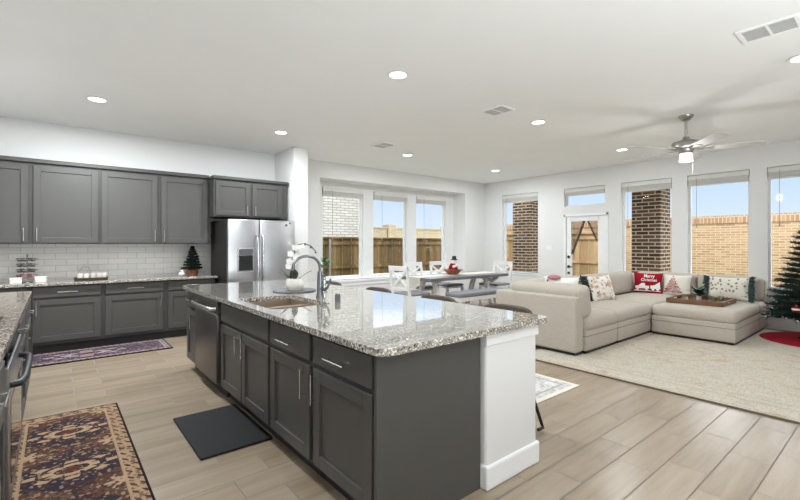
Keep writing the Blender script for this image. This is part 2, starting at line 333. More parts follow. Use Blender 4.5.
# ------------------------------------------------------------------ mesh helpers
WL = {}
class MB:
    def __init__(s): s.bm = bmesh.new()
    def box(s, x0, x1, y0, y1, z0, z1, bev=0.0, seg=2):
        m = Matrix.Translation(((x0 + x1) / 2, (y0 + y1) / 2, (z0 + z1) / 2)) @ Matrix.Diagonal((abs(x1 - x0), abs(y1 - y0), abs(z1 - z0), 1))
        r = bmesh.ops.create_cube(s.bm, size=1, matrix=m)
        if bev:
            ed = {e for v in r['verts'] for e in v.link_edges}
            bmesh.ops.bevel(s.bm, geom=list(ed), offset=bev, segments=seg, profile=.5, affect='EDGES')
        return s
    def hexa(s, pts):                       # eight corner points: bottom four, top four
        v = [s.bm.verts.new(p) for p in pts]
        for q in ((3, 2, 1, 0), (4, 5, 6, 7), (0, 1, 5, 4), (1, 2, 6, 5), (2, 3, 7, 6), (3, 0, 4, 7)): s.bm.faces.new([v[i] for i in q])
        return s
    def bar(s, p, q, w, h, up=(0, 0, 1)):   # rectangular bar from p to q
        p, q = Vector(p), Vector(q); d = (q - p).normalized(); a = d.cross(Vector(up))
        if a.length < 1e-4: a = d.cross(Vector((0, 1, 0)))
        a.normalize(); b = a.cross(d).normalized(); a *= w / 2; b *= h / 2
        return s.hexa([p - a - b, p + a - b, p + a + b, p - a + b, q - a - b, q + a - b, q + a + b, q - a + b])
    def tube(s, pts, r, n=10, caps=True):
        pts = [Vector(p) for p in pts]; rr = r if isinstance(r, (list, tuple)) else [r] * len(pts)
        rings = []; ref = None
        for i, p in enumerate(pts):
            d = (pts[min(i + 1, len(pts) - 1)] - pts[max(i - 1, 0)]).normalized()
            if ref is None: ref = d.orthogonal().normalized()
            ref = (ref - d * ref.dot(d)).normalized(); b = d.cross(ref)
            rings.append([s.bm.verts.new(p + (ref * math.cos(2 * PI * k / n) + b * math.sin(2 * PI * k / n)) * rr[i]) for k in range(n)])
        for a, b in zip(rings, rings[1:]):
            for k in range(n): s.bm.faces.new([a[k], a[(k + 1) % n], b[(k + 1) % n], b[k]])
        if caps: s.bm.faces.new(list(reversed(rings[0]))); s.bm.faces.new(rings[-1])
        return s
    def lathe(s, prof, c=(0, 0, 0), n=28):
        rings = []
        for r, z in prof:
            if r < 1e-5: rings.append([s.bm.verts.new((c[0], c[1], c[2] + z))])
            else: rings.append([s.bm.verts.new((c[0] + r * math.cos(2 * PI * k / n), c[1] + r * math.sin(2 * PI * k / n), c[2] + z)) for k in range(n)])
        for a, b in zip(rings, rings[1:]):
            for k in range(n):
                k2 = (k + 1) % n
                if len(a) == 1 and len(b) == 1: continue
                if len(a) == 1: s.bm.faces.new([a[0], b[k2], b[k]])
                elif len(b) == 1: s.bm.faces.new([a[k], a[k2], b[0]])
                else: s.bm.faces.new([a[k], a[k2], b[k2], b[k]])
        return s
    def prism(s, pts, ex):                  # closed outline of 3d points pushed along ex
        ex = Vector(ex); a = [s.bm.verts.new(p) for p in pts]; b = [s.bm.verts.new(Vector(p) + ex) for p in pts]; n = len(a)
        s.bm.faces.new(a); s.bm.faces.new(list(reversed(b)))
        for i in range(n): s.bm.faces.new([a[i], b[i], b[(i + 1) % n], a[(i + 1) % n]])
        return s
    def ball(s, c, r, sc=(1, 1, 1), sub=2):
        m = Matrix.Translation(c) @ Matrix.Diagonal((*sc, 1)); bmesh.ops.create_icosphere(s.bm, subdivisions=sub, radius=r, matrix=m); return s
    def leaf(s, p, d, L, w, up=(0, 0, 1), droop=.15):
        p, d, up = Vector(p), Vector(d).normalized(), Vector(up)
        a = d.cross(up)
        if a.length < 1e-3: a = d.orthogonal()
        a.normalize(); nn = a.cross(d); th = nn * .0015
        st = [(0, .15), (.3, .9), (.6, 1), (.85, .55), (1, .05)]
        L0 = []
        for t, k in st:
            c = p + d * L * t - Vector((0, 0, droop * L * t * t)); L0.append((c - a * w * k / 2, c + nn * .06 * w, c + a * w * k / 2))
        rings = [[s.bm.verts.new(q) for q in tri] for tri in L0]; back = [[s.bm.verts.new(q - th) for q in tri] for tri in L0]
        for r1, r2, b1, b2 in zip(rings, rings[1:], back, back[1:]):
            for j in (0, 1):
                s.bm.faces.new([r1[j], r1[j + 1], r2[j + 1], r2[j]]); s.bm.faces.new([b1[j + 1], b1[j], b2[j], b2[j + 1]])
        return s
    def build(s, name, mat, parent=None, smooth=False, loc=None):
        bmesh.ops.recalc_face_normals(s.bm, faces=s.bm.faces[:])
        me = bpy.data.meshes.new(name); o = bpy.data.objects.new(name, me); C.objects.link(o)
        if parent is not None:
            wl = WL[parent.name]; off = wl; o.parent = parent; WL[o.name] = wl
        else:
            vs_ = [v.co for v in s.bm.verts]
            off = Vector(loc) if loc is not None else Vector(((min(v.x for v in vs_) + max(v.x for v in vs_)) / 2, (min(v.y for v in vs_) + max(v.y for v in vs_)) / 2, min(v.z for v in vs_)))
            o.location = off; WL[o.name] = off.copy()
        bmesh.ops.translate(s.bm, verts=s.bm.verts, vec=-off)
        if smooth:
            for f in s.bm.faces: f.smooth = True
            for e in s.bm.edges:
                if len(e.link_faces) == 2 and e.calc_face_angle(0) > .7: e.smooth = False
        s.bm.to_mesh(me); s.bm.free(); me.materials.append(M[mat] if isinstance(mat, str) else mat)
        return o

def tag(o, label, cat, group=None):
    o['label'] = label; o['category'] = cat
    if group: o['group'] = group
    return o
def thing(name, label, cat, loc=(0, 0, 0), group=None):
    o = bpy.data.objects.new(name, None); C.objects.link(o); o.location = loc; o.empty_display_size = .1
    WL[o.name] = Vector(loc); return tag(o, label, cat, group)
def struct(o): o['kind'] = 'structure'; return o
def sroot(name, loc=(0, 0, 0)):
    o = bpy.data.objects.new(name, None); C.objects.link(o); o.location = loc; WL[o.name] = Vector(loc); return struct(o)
def dup(root, loc, rotz=0.0, label=None, rot=None):
    r = root.copy(); C.objects.link(r); r.location = loc; r.rotation_euler = rot if rot else (0, 0, rotz)
    if label: r['label'] = label
    for ch in list(root.children):
        c = ch.copy(); C.objects.link(c); c.parent = r
        for gch in ch.children:
            d = gch.copy(); C.objects.link(d); d.parent = c
    return r

class FR:   # a vertical face: origin, direction of u along it, outward direction w
    def __init__(s, o, u, w): s.o, s.u, s.w = Vector(o), Vector(u), Vector(w)
    def p(s, u, v, w): return s.o + s.u * u + Vector((0, 0, v)) + s.w * w
    def box(s, mb, u0, u1, v0, v1, w0, w1, bev=0.0):
        a, b = s.p(u0, v0, w0), s.p(u1, v1, w1)
        mb.box(min(a.x, b.x), max(a.x, b.x), min(a.y, b.y), max(a.y, b.y), min(a.z, b.z), max(a.z, b.z), bev)
    def shaker(s, u0, u1, v0, v1, parent, name='door', fw=.07, w=.0, mat='cab', t=.02):
        mb = MB(); b = .003
        s.box(mb, u0, u0 + fw, v0, v1, w, w + t, b); s.box(mb, u1 - fw, u1, v0, v1, w, w + t, b)
        s.box(mb, u0 + fw, u1 - fw, v0, v0 + fw, w, w + t, b); s.box(mb, u0 + fw, u1 - fw, v1 - fw, v1, w, w + t, b)
        s.box(mb, u0 + fw - .004, u1 - fw + .004, v0 + fw - .004, v1 - fw + .004, w, w + t * .35)
        return mb.build(name, mat, parent)
    def slab(s, u0, u1, v0, v1, parent, name='drawer', w=.0, mat='cab', t=.02):
        mb = MB(); s.box(mb, u0, u1, v0, v1, w, w + t, .004); return mb.build(name, mat, parent)
    def pull(s, u, v, L, vert, parent, w=.02, mat='chrome', r=.0055, off=.03):
        mb = MB(); d = (0, L / 2) if vert else (L / 2, 0)
        mb.tube([s.p(u - d[0], v - d[1], w + off), s.p(u + d[0], v + d[1], w + off)], r, 8)
        for k in (-.72, .72): mb.tube([s.p(u + d[0] * k, v + d[1] * k, w - .001), s.p(u + d[0] * k, v + d[1] * k, w + off)], r * .8, 6)
        return mb.build('handle', mat, parent, True)

# ------------------------------------------------------------------ room shell
XL, XR, YB, YW, YF, CZ = -1.0, 9.0, 7.4, 7.8, -4.0, 3.0
struct(MB().box(XL - .3, XR + .15, YF - .2, YW + .2, -.12, 0).build('floor', 'floor', loc=(0, 0, 0)))
struct(MB().box(XL - .3, XR + .35, YF - .2, YW + .3, CZ, CZ + .2).build('ceiling', 'ceil'))
struct(MB().box(XL - .2, XL, YF, YW, 0, CZ).build('wall_left', 'wall'))

def wall_with_holes(name, axis, pos, t, a0, a1, holes, mat='wall', z1=CZ):
    """wall of thickness t beyond pos along axis; holes = (a0,a1,z0,z1)"""
    mb = MB(); xs = sorted({a0, a1, *[h[0] for h in holes], *[h[1] for h in holes]})
    for p, q in zip(xs, xs[1:]):
        zs = sorted([(h[2], h[3]) for h in holes if h[0] <= p + 1e-6 and h[1] >= q - 1e-6]); z = 0
        for lo, hi in zs + [(z1, z1)]:
            if lo > z + 1e-6:
                if axis == 'x': mb.box(pos, pos + t, p, q, z, lo)
                else: mb.box(p, q, pos, pos + t, z, lo)
            z = hi
    bmesh.ops.remove_doubles(mb.bm, verts=mb.bm.verts, dist=1e-5)
    return struct(mb.build(name, mat))
# kitchen wall with the stub beside the refrigerator
struct(MB().box(XL, 3.11, YB, YB + .15, 0, CZ).build('wall_kitchen', 'wall'))
struct(MB().box(3.11, 3.37, 6.6, YB + .15, 0, CZ, .012, 3).build('wall_stub', 'wall'))
BAY = (4.03, 8.226, .635, 2.675)
wall_with_holes('wall_dining', 'y', YB, .12, 3.37, XR, [BAY])
WINS_N = [(4.30, 5.33), (5.60, 6.61), (6.90, 7.93)]
wall_with_holes('wall_bay', 'y', YW, .16, 3.9, 8.35, [(a, b, .64, 2.56) for a, b in WINS_N])
mb = MB(); mb.box(BAY[0] - .12, BAY[0], YB + .12, YW, .5, 2.8).box(BAY[1], BAY[1] + .12, YB + .12, YW, .5, 2.8).box(BAY[0] - .12, BAY[1] + .12, YB + .12, YW, BAY[3], BAY[3] + .1)
struct(mb.build('trim_1', 'wall'))
struct(MB().box(BAY[0] - .03, BAY[1] + .03, YB - .035, YW, BAY[2] - .045, BAY[2], .008).build('trim_2', 'trim'))
struct(MB().box(BAY[0] - .02, BAY[1] + .02, YB - .015, YB, BAY[2] - .12, BAY[2] - .045, .004).build('trim_3', 'trim'))
WINS_E = [(5.765, 6.82), (2.92, 3.844), (1.773, 2.675), (.62, 1.549)]
ZE0, ZE1 = .63, 2.62
TR = (4.169, 5.096, 2.215, 2.62); DR = (4.10, 5.10, 0, 2.035)
wall_with_holes('wall_right', 'x', XR, .15, YF, YB + .15, [(a, b, ZE0, ZE1) for a, b in WINS_E] + [TR, DR])
BACKW = [(1.2, 2.2), (6.6, 7.6)]  # added unseen openings that let skylight in from behind the camera
wall_with_holes('wall_back', 'y', YF - .15, .15, XL, XR + .15, [(a, b, .6, 2.5) for a, b in BACKW], 'wallback')
for nm, bx in (('baseboard_right', (XR - .018, XR, YF, 4.0, 0, .13)), ('baseboard_dining', (3.4, XR, YB - .018, YB, 0, .13)), ('baseboard_right_far', (XR - .018, XR, 5.2, YB, 0, .13))):
    struct(MB().box(*bx, .004).build(nm, 'trim'))

wi = [0]
def window(axis, pos, a0, a1, z0, z1, fw=.05, t=.06, sill=None):
    wi[0] += 1; root = sroot('window_%d' % wi[0], (pos, (a0 + a1) / 2, z0) if axis == 'x' else ((a0 + a1) / 2, pos, z0))
    def bx(m, p, q, lo, hi, d0, d1, bev=.004):
        if axis == 'x': m.box(pos + d0, pos + d1, p, q, lo, hi, bev)
        else: m.box(p, q, pos + d0, pos + d1, lo, hi, bev)
    m = MB(); bx(m, a0, a0 + fw, z0, z1, 0, t); bx(m, a1 - fw, a1, z0, z1, 0, t); bx(m, a0 + fw, a1 - fw, z0, z0 + fw, 0, t); bx(m, a0 + fw, a1 - fw, z1 - fw, z1, 0, t)
    m.build('window_frame', 'winframe', root)
    m = MB(); bx(m, a0 + fw, a1 - fw, z0 + fw, z1 - fw, t * .5, t * .5 + .006, 0); m.build('pane', 'glass', root)
    if sill: m = MB(); bx(m, a0 - .02, a1 + .02, z0 - .03, z0, -sill[0], .0, .004); m.build('window_sill', 'trim', root)
    return root
for a, b in WINS_N: window('y', YW + .06, a, b, .64, 2.56, .045)
for a, b in WINS_E: window('x', XR + .085, a, b, ZE0, ZE1, .035, sill=(.1,))
window('x', XR + .085, *TR, .03)
for a, b in BACKW: window('y', YF - .12, a, b, .6, 2.5, .06)  # glazing for the openings added for light

# blinds pulled up, with lift cords
def blind(axis, pos, a0, a1, zt, zb, cord, label, side=.12):
    r = thing('window_blind', label, 'blind', (pos, (a0 + a1) / 2, zb) if axis == 'x' else ((a0 + a1) / 2, pos, zb), 'raised white blinds')
    def bx(m, p, q, lo, hi, d0, d1, bev=.0):
        if axis == 'x': m.box(pos + d0, pos + d1, p, q, lo, hi, bev)
        else: m.box(p, q, pos + d0, pos + d1, lo, hi, bev)
    m = MB(); bx(m, a0, a1, zt - .085, zt, -.01, .06, .004); m.build('valance', 'blind', r)
    m = MB(); n = max(2, int((zt - .085 - zb) / .0085))
    for k in range(n): bx(m, a0 + .012, a1 - .012, zt - .085 - (k + 1) * .0085, zt - .085 - k * .0085 - .0025, .003, .053)
    bx(m, a0 + .012, a1 - .012, zb - .018, zb, .002, .054, .004); m.build('slat_stack', 'blind', r)
    if cord:
        c = a0 + (a1 - a0) * side; q = (lambda z, j: (pos - .012, c + j, z)) if axis == 'x' else (lambda z, j: (c + j, pos - .012, z))
        m = MB(); m.tube([q(zt - .05, 0), q(zt - cord * .5, .004), q(zt - cord, 0)], .0035, 6); m.tube([q(zt - cord, 0), q(zt - cord - .05, 0)], .009, 6)
        m.build('cord', 'cord', r, True)
for (a, b), l in zip(WINS_N, ('raised white blind in the left bay window, in front of the whitewashed brick house', 'raised white blind in the middle bay window behind the dining table', 'raised white blind in the right bay window nearest the room corner')):
    blind('y', YW - .015, a + .01, b - .01, 2.555, 2.39, 1.05, l, .22)
for (a, b), l in zip(WINS_E, ('raised white blind in the far window showing a brick column, left of the back door', 'raised white blind in the window with the dark brick column, right of the back door', 'raised white blind in the window over the cream sofa back showing the tan brick wall', 'raised white blind in the window behind the christmas tree')):
    blind('x', XR + .012, a + .008, b - .008, 2.612, 2.44, .9, l, .84 if a < 2 else .86)
blind('x', XR + .02, TR[0] + .01, TR[1] - .01, 2.612, 2.47, 0, 'raised white blind in the small transom window above the back door')

# back door with a glass light
dr = sroot('door_1', (XR, 4.6, 0))
m = MB(); m.box(XR - .012, XR + .12, DR[0], DR[0] + .05, 0, DR[3], .004).box(XR - .012, XR + .12, DR[1] - .05, DR[1], 0, DR[3], .004).box(XR - .012, XR + .12, DR[0], DR[1], DR[3] - .05, DR[3], .004)
m.build('door_frame', 'trim', dr)
y0, y1, z1 = DR[0] + .055, DR[1] - .055, DR[3] - .055; g0, g1, gz0, gz1 = 4.33, 4.93, .3, 1.89
m = MB(); X0, X1 = XR + .02, XR + .065
m.box(X0, X1, y0, g0, .01, z1, .003).box(X0, X1, g1, y1, .01, z1, .003).box(X0, X1, g0, g1, .01, gz0, .003).box(X0, X1, g0, g1, gz1, z1, .003)
m.build('door_leaf', 'trim', dr)
MB().box(XR + .04, XR + .046, g0, g1, gz0, gz1).build('pane', 'glass', dr)
m = MB(); yk = y1 - .055
m.tube([(X0 - .004, yk, .86), (X0 - .045, yk, .86), (X0 - .05, yk - .02, .86), (X0 - .05, yk - .12, .855)], .011, 8); m.tube([(X0, yk, .86), (X0 - .012, yk, .86)], .033, 16)
m.build('door_handle', 'black', dr, True)
MB().tube([(X0, yk, 1.08), (X0 - .02, yk, 1.08)], .03, 16).build('deadbolt', 'black', dr, True)
MB().tube([(X0, yk, .72), (X0 - .018, yk, .72)], .026, 16).build('lock_plate', 'black', dr, True)
# sheer curtain on the door
cu = thing('door_curtain', 'split sheer curtain drawn aside over the glass of the back door', 'curtain', (XR - .01, 4.63, 1.9))
m = MB(); m.box(X0 - .025, X0 - .005, g0 - .02, g1 + .02, 1.875, 1.965, .005); m.build('valance', 'white', cu)
xc = X0 - .012; ym = 4.565
def flat(pts): m_ = MB(); m_.prism([(xc, y, z) for y, z in pts], (.002, 0, 0)); return m_
flat([(ym + .05, 1.885), (g1, 1.885), (g1, 1.12), (g1 - .06, 1.2)]).build('left_panel', 'sheer', cu)
flat([(ym - .02, 1.885), (g0 + .02, 1.45), (g0, 1.42), (g0, 1.885)]).build('right_panel', 'sheer', cu)
for nm, a, b, wd in (('left_hem', (ym + .05, 1.885), (g1 - .03, 1.15), .05), ('right_hem', (ym - .02, 1.885), (g0 + .012, 1.44), .035)):
    m = MB(); m.bar((xc - .003, *a), (xc - .003, *b), .004, wd, up=(0, a[1] - b[1], b[0] - a[0])); m.build(nm, 'sheer_hem', cu)
MB().bar((XR - .012, g1 + .02, 1.97), (XR - .012, g0 - .02, 1.97), .012, .012).build('rod', 'winframe', cu)

sw = thing('light_switch', 'white light switch plate on the wall left of the back door', 'light switch', (XR, 5.46, 1.22))
MB().box(XR - .008, XR, 5.38, 5.54, 1.22, 1.35, .003).build('plate', 'white', sw)
for k in range(2): MB().box(XR - .013, XR - .008, 5.405 + k * .065, 5.445 + k * .065, 1.25, 1.32, .002).build('rocker', 'trim', sw)

# ------------------------------------------------------------------ outdoors
struct(MB().box(-40, 40, 8.05, 60, -.35, -.3).build('ground', 'grass'))
struct(MB().box(9.25, 40, -40, 8.05, -.35, -.3).build('ground_side', 'grass'))
tag(MB().box(9.2, 11.4, -3, 7.9, -.3, -.06, .01).build('patio_slab', 'patio'), 'pale concrete patio slab outside the back door', 'patio')
def fence(label, axis, pos, a0, a1, z0, z1, mat, posts, step=.155, d=1):
    r = thing('wood_fence', label, 'fence', ((a0 + a1) / 2, pos, z0) if axis == 'y' else (pos, (a0 + a1) / 2, z0))
    m = MB(); k = 0; a = a0
    def bx(m, p, q, lo, hi, d0, d1):
        if axis == 'y': m.box(p, q, pos + d0, pos + d1, lo, hi)
        else: m.box(pos + d0, pos + d1, p, q, lo, hi)
    while a < a1:
        bx(m, a, min(a + step - .008, a1), z0, z1, 0 if k % 2 else .02, .025 if k % 2 else .045); a += step; k += 1
    m.build('board_panel', mat, r)
    m = MB(); bx(m, a0, a1, z1, z1 + .04, -.05, .1); m.build('cap_rail', mat, r)
    for zz in (z0 + .35, (z0 + z1) / 2 + .05, z1 - .18): m = MB(); bx(m, a0, a1, zz, zz + .09, -.04, 0); m.build('rail', mat, r)
    for p in posts:
        m = MB()
        if axis == 'y': m.tube([(p, pos - .07, z0 - .1), (p, pos - .07, z1 - .02)], .035, 10)
        else: m.tube([(pos - .07, p, z0 - .1), (pos - .07, p, z1 - .02)], .035, 10)
        m.build('post', 'galv', r, True)
fence('tall brown board fence with a steel post outside the bay windows', 'y', 10.6, -2.0, 13.2, -.3, 1.53, 'fencebrown', [6.05])
fence('pale tan board fence seen through the back door glass', 'x', 13.3, 6.2, 10.6, -.3, 1.70, 'fencetan', [8.2])
h = thing('brick_house', 'tall whitewashed brick house behind the brown fence', 'house', (4, 14, -.3))
MB().box(-8, 9.05, 13.0, 20, -.3, 6.5).build('wall', 'brickwhite', h)
MB().prism([(-8.4, 12.6, 6.5), (9.45, 12.6, 6.5), (9.45, 20.4, 6.5), (-8.4, 20.4, 6.5)], (0, 0, .25)).build('eaves', 'white', h)
b = thing('brick_wall', 'low pale brick wall in the distance beyond the brown fence', 'wall', (18, 16, -.3))
MB().box(8.6, 30, 16.0, 16.25, -.3, 2.1).build('body', 'brickband', b)
MB().box(8.6, 30, 15.97, 16.28, 2.1, 2.17).build('coping', 'brickband', b)
for k in range(4): MB().box(12.3 + 3.9 * k, 12.75 + 3.9 * k, 15.9, 16.35, -.3, 2.3, .01).build('pier', 'brickband', b)
b = thing('brick_boundary_wall', 'sunlit tan brick boundary wall outside the living room windows', 'wall', (14.2, 0, -.3))
MB().box(14, 14.3, -14, 11.6, -.3, 1.93).build('body', 'bricktan', b)
MB().box(13.97, 14.33, -14, 11.6, 1.93, 2.14).build('top_course', 'soldier', b)
def column(y, x, s, label):
    c = thing('brick_column', label, 'column', (x, y, -.06), 'patio brick columns')
    MB().box(x - s / 2, x + s / 2, y - s / 2, y + s / 2, -.06, 2.72).build('shaft', 'brickdark', c)
    MB().box(x - s / 2 - .04, x + s / 2 + .04, y - s / 2 - .04, y + s / 2 + .04, 2.72, 2.8, .01).build('capital', 'white', c)
column(7.25, 10.75, .58, 'brown brick patio column seen in the far window left of the back door')
column(3.92, 10.75, .6, 'dark brown brick patio column right of the back door')
pr_ = thing('patio_roof', 'patio roof resting on the brick columns', 'roof', (10.2, 5, 2.8))
MB().box(10.55, 10.95, 2.5, 8.6, 2.8, 3.05, .01).build('beam', 'white', pr_)
MB().box(9.36, 11.3, 2.5, 6.0, 3.05, 3.15, .01).build('soffit', 'white', pr_)  # unseen soffit, stopped short so skylight reaches the far column

# ------------------------------------------------------------------ kitchen wall cabinets
fk = FR((0, 6.87, 0), (1, 0, 0), (0, -1, 0))
def base_unit(name, label, fr, u0, u1, depth, parts, zt=.85, toe=.07):
    c = fr.p((u0 + u1) / 2, 0, 0); r = thing(name, label, 'cabinet', (c.x, c.y, 0), None)
    m = MB(); fr.box(m, u0, u1, .11, zt, -depth, 0, .002); m.build('body', 'cabdark', r)
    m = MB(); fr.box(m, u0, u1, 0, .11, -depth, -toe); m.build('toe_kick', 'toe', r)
    for p in parts:
        kind, a, b, lo, hi = p[:5]
        o = fr.shaker(a, b, lo, hi, r) if kind == 'door' else fr.slab(a, b, lo, hi, r, 'drawer' if kind == 'drawer' else 'false_front')
        if len(p) > 5: fr.pull(p[5], p[6], p[7], p[8], o)
    return r
KB = [(-.23, .505, -.203, .479, 'h', 'grey base cabinet under the wire pod rack, left of the three', -.168),
      (.505, 1.245, .534, 1.215, 'h', 'grey base cabinet in the middle, under the mug tray', 1.18),
      (1.245, 1.93, 1.279, 1.90, 'h', 'grey base cabinet beside the refrigerator, under the small tree', 1.314)]
for u0, u1, a, b, _, l, hx in KB:
    base_unit('base_cabinet', l, fk, u0, u1, .5, [('drawer', a, b, .70, .83, (a + b) / 2 + .0, .765, .2, False), ('door', a, b, .15, .675, hx, .57, .17, True)])
base_unit('corner_cabinet', 'grey corner base cabinet behind the end of the left counter', fk, -.97, -.23, .5, [('drawer', -.9, -.26, .70, .83), ('door', -.9, -.26, .15, .675)])
m = MB(); m.box(XL + .02, 1.95, 6.8, YB - .02, .85, .885, .006)
tag(m.build('countertop', 'granite', None), 'long speckled granite countertop along the tiled kitchen wall', 'countertop')
tag(MB().box(XL + .01, 1.93, YB - .015, YB - .001, .885, 1.375).build('backsplash', 'subway'), 'white subway tile backsplash between the counter and upper cabinets', 'backsplash')

fu = FR((0, 7.0, 0), (1, 0, 0), (0, -1, 0))
UP = [(-.93, -.225, -.89, -.25, -.29, 'grey upper cabinet at the left end, cut by the picture edge'),
      (-.225, .478, -.2, .46, -.165, 'grey upper cabinet second from the left, above the wire pod rack'),
      (.478, 1.205, .5, 1.165, 1.13, 'grey upper cabinet third from the left, above the mug tray'),
      (1.205, 1.885, 1.215, 1.85, 1.25, 'tall grey upper cabinet next to the refrigerator cabinets')]
for u0, u1, a, b, hx, l in UP:
    r = thing('upper_cabinet', l, 'cabinet', ((u0 + u1) / 2, 7.2, 1.37))
    m = MB(); fu.box(m, u0, u1, 1.37, 2.385, -.38, 0, .002); m.build('body', 'cabdark', r)
    o = fu.shaker(a, b, 1.385, 2.355, r); fu.pull(hx, 1.49, .16, True, o)
r = thing('refrigerator_cabinet', 'short grey two door cabinet above the refrigerator', 'cabinet', (2.48, 7.1, 1.79))
ff = FR((0, 6.8, 0), (1, 0, 0), (0, -1, 0))
m = MB(); ff.box(m, 1.885, 3.08, 1.79, 2.372, -.58, 0, .002); m.build('body', 'cabdark', r)
for a, b, hx in ((1.915, 2.44, 2.39), (2.475, 2.97, 2.52)):
    o = ff.shaker(a, b, 1.815, 2.335, r); ff.pull(hx, 1.90, .15, True, o)
tag(MB().box(-.95, 1.868, 6.965, 7.38, 2.385, 2.437, .008).build('crown_molding', 'cabdark'), 'dark grey crown molding on top of the four upper cabinets', 'molding')
tag(MB().box(1.87, 3.095, 6.765, 7.38, 2.372, 2.42, .008).build('crown_molding', 'cabdark'), 'dark grey crown molding on top of the refrigerator cabinet', 'molding')

# refrigerator
fr_ = FR((0, 6.46, 0), (1, 0, 0), (0, -1, 0))
r = thing('refrigerator', 'stainless side by side refrigerator with ice dispenser in the alcove', 'refrigerator', (2.5, 6.8, 0))
m = MB(); m.box(1.985, 3.02, 6.47, 7.3, .05, 1.735, .01); m.build('body', 'fridgeside', r)
m = MB(); m.box(2.0, 3.0, 6.48, 7.2, 0, .05); m.build('base_grille', 'black', r)
dl = MB(); dl.box(1.976, 2.44, 6.4, 6.465, .07, 1.74, .012, 3); dl = dl.build('door', 'steel', r, True)
d2 = MB(); d2.box(2.452, 3.032, 6.4, 6.465, .07, 1.74, .012, 3); d2 = d2.build('door', 'steel', r, True)
for o, u, sgn in ((dl, 2.405, -1), (d2, 2.487, 1)):
    m = MB(); m.tube([(u, 6.4, 1.5), (u, 6.345, 1.48), (u, 6.335, 1.2), (u, 6.332, .85), (u, 6.335, .5), (u, 6.345, .32), (u, 6.4, .3)], .017, 10); m.build('handle', 'chrome', o, True)
m = MB(); m.box(2.11, 2.36, 6.388, 6.402, .95, 1.315, .006); dp = m.build('dispenser', 'chrome', dl)
MB().box(2.13, 2.34, 6.384, 6.39, 1.205, 1.295, .002).build('control_panel', 'grill', r)
MB().box(2.13, 2.34, 6.383, 6.39, .97, 1.20, .002).build('dispenser_recess', 'blackplastic', r)
MB().box(2.19, 2.28, 6.37, 6.385, 1.11, 1.19, .004).build('ice_paddle', 'blackplastic', r)
tag(MB().box(2.93, 2.955, 6.392, 6.4, 1.69, 1.715, .002).build('refrigerator_magnet', 'black'), 'small dark square magnet at the upper right refrigerator corner', 'magnet')
tag(MB().lathe([(0, 0), (.022, 0), (.022, .008), (0, .008)], (0, 0, 0), 12).build('refrigerator_magnet', 'grill'), 'small grey round magnet left of the square one on the refrigerator', 'magnet')
mg = bpy.data.objects['refrigerator_magnet.001']; mg.location = (2.88, 6.4, 1.67); mg.rotation_euler = (PI / 2, 0, 0)

# ------------------------------------------------------------------ island
fi = FR((1.15, 0, 0), (0, -1, 0), (-1, 0, 0))          # u = -Y
def isl(label, ya, yb, parts, name='base_cabinet', depth=.7, zt=.878):
    return base_unit(name, label, fi, -yb, -ya, depth, [(p[0], -p[2], -p[1], *p[3:5], *((-p[5], *p[6:]) if len(p) > 5 else ())) for p in parts], zt=zt)
isl('dark grey island cabinet at the far end past the dishwasher', 4.64, 5.1, [('drawer', 4.66, 5.08, .70, .85, 4.9, .775, .14, False), ('door', 4.66, 5.08, .13, .67, 4.82, .56, .17, True)], 'island_cabinet')
sc_ = isl('dark grey island sink cabinet with two doors and a false front', 2.79, 3.88, [('false', 2.811, 3.86, .70, .85), ('door', 2.811, 3.325, .13, .67, 3.26, .56, .17, True), ('door', 3.345, 3.86, .13, .67, 3.41, .56, .17, True)], 'island_cabinet', zt=.66)
m = MB(); fi.box(m, -3.88, -2.79, .66, .877, -.012, 0); fi.box(m, -3.88, -3.60, .66, .877, -.7, -.012); m.build('upper_rail', 'cabdark', sc_)
isl('dark grey island drawer cabinet right of the sink cabinet', 2.185, 2.785, [('drawer', 2.206, 2.765, .70, .85, 2.51, .757, .2, False), ('door', 2.206, 2.765, .13, .67, 2.263, .56, .17, True)], 'island_cabinet')
isl('dark grey island drawer cabinet at the near corner', 1.57, 2.18, [('drawer', 1.59, 2.155, .70, .85, 1.89, .762, .2, False), ('door', 1.59, 2.155, .13, .67, 2.13, .56, .17, True)], 'island_cabinet')
tag(MB().box(1.13, 1.85, 1.548, 1.57, 0, .876, .003).build('end_panel', 'cab'), 'flat dark grey end panel closing the near end of the island', 'panel')
r = thing('dishwasher', 'stainless dishwasher built into the island', 'dishwasher', (1.4, 4.36, 0))
MB().box(1.15, 1.8, 3.89, 4.63, .1, .87).build('body', 'blackplastic', r)
dd = MB(); dd.box(1.105, 1.15, 3.90, 4.62, .13, .745, .01, 3); dd = dd.build('door', 'darksteel', r, True)
MB().box(1.11, 1.15, 3.90, 4.62, .75, .865, .006).build('control_panel', 'darksteel', r)
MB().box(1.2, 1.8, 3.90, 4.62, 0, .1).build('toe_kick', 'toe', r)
m = MB(); m.tube([(1.108, 4.58, .795), (1.065, 4.57, .795), (1.055, 4.48, .795), (1.05, 4.25, .795), (1.055, 4.02, .795), (1.065, 3.94, .795), (1.108, 3.93, .795)], .017, 10); m.build('handle', 'nickel', dd, True)
# white half wall carrying the overhang
struct(MB().box(1.86, 2.35, 1.515, 1.66, 0, .876, .02, 3).build('wall_island', 'wall'))
struct(MB().box(1.86, 2.02, 1.66, 5.1, 0, .875).build('wall_island_back', 'wall'))
struct(MB().box(1.848, 2.364, 1.5, 1.675, 0, .135, .012, 2).build('baseboard_island', 'trim'))
struct(MB().box(1.85, 2.36, 1.505, 1.67, .80, .877, .006).build('trim_4', 'trim'))

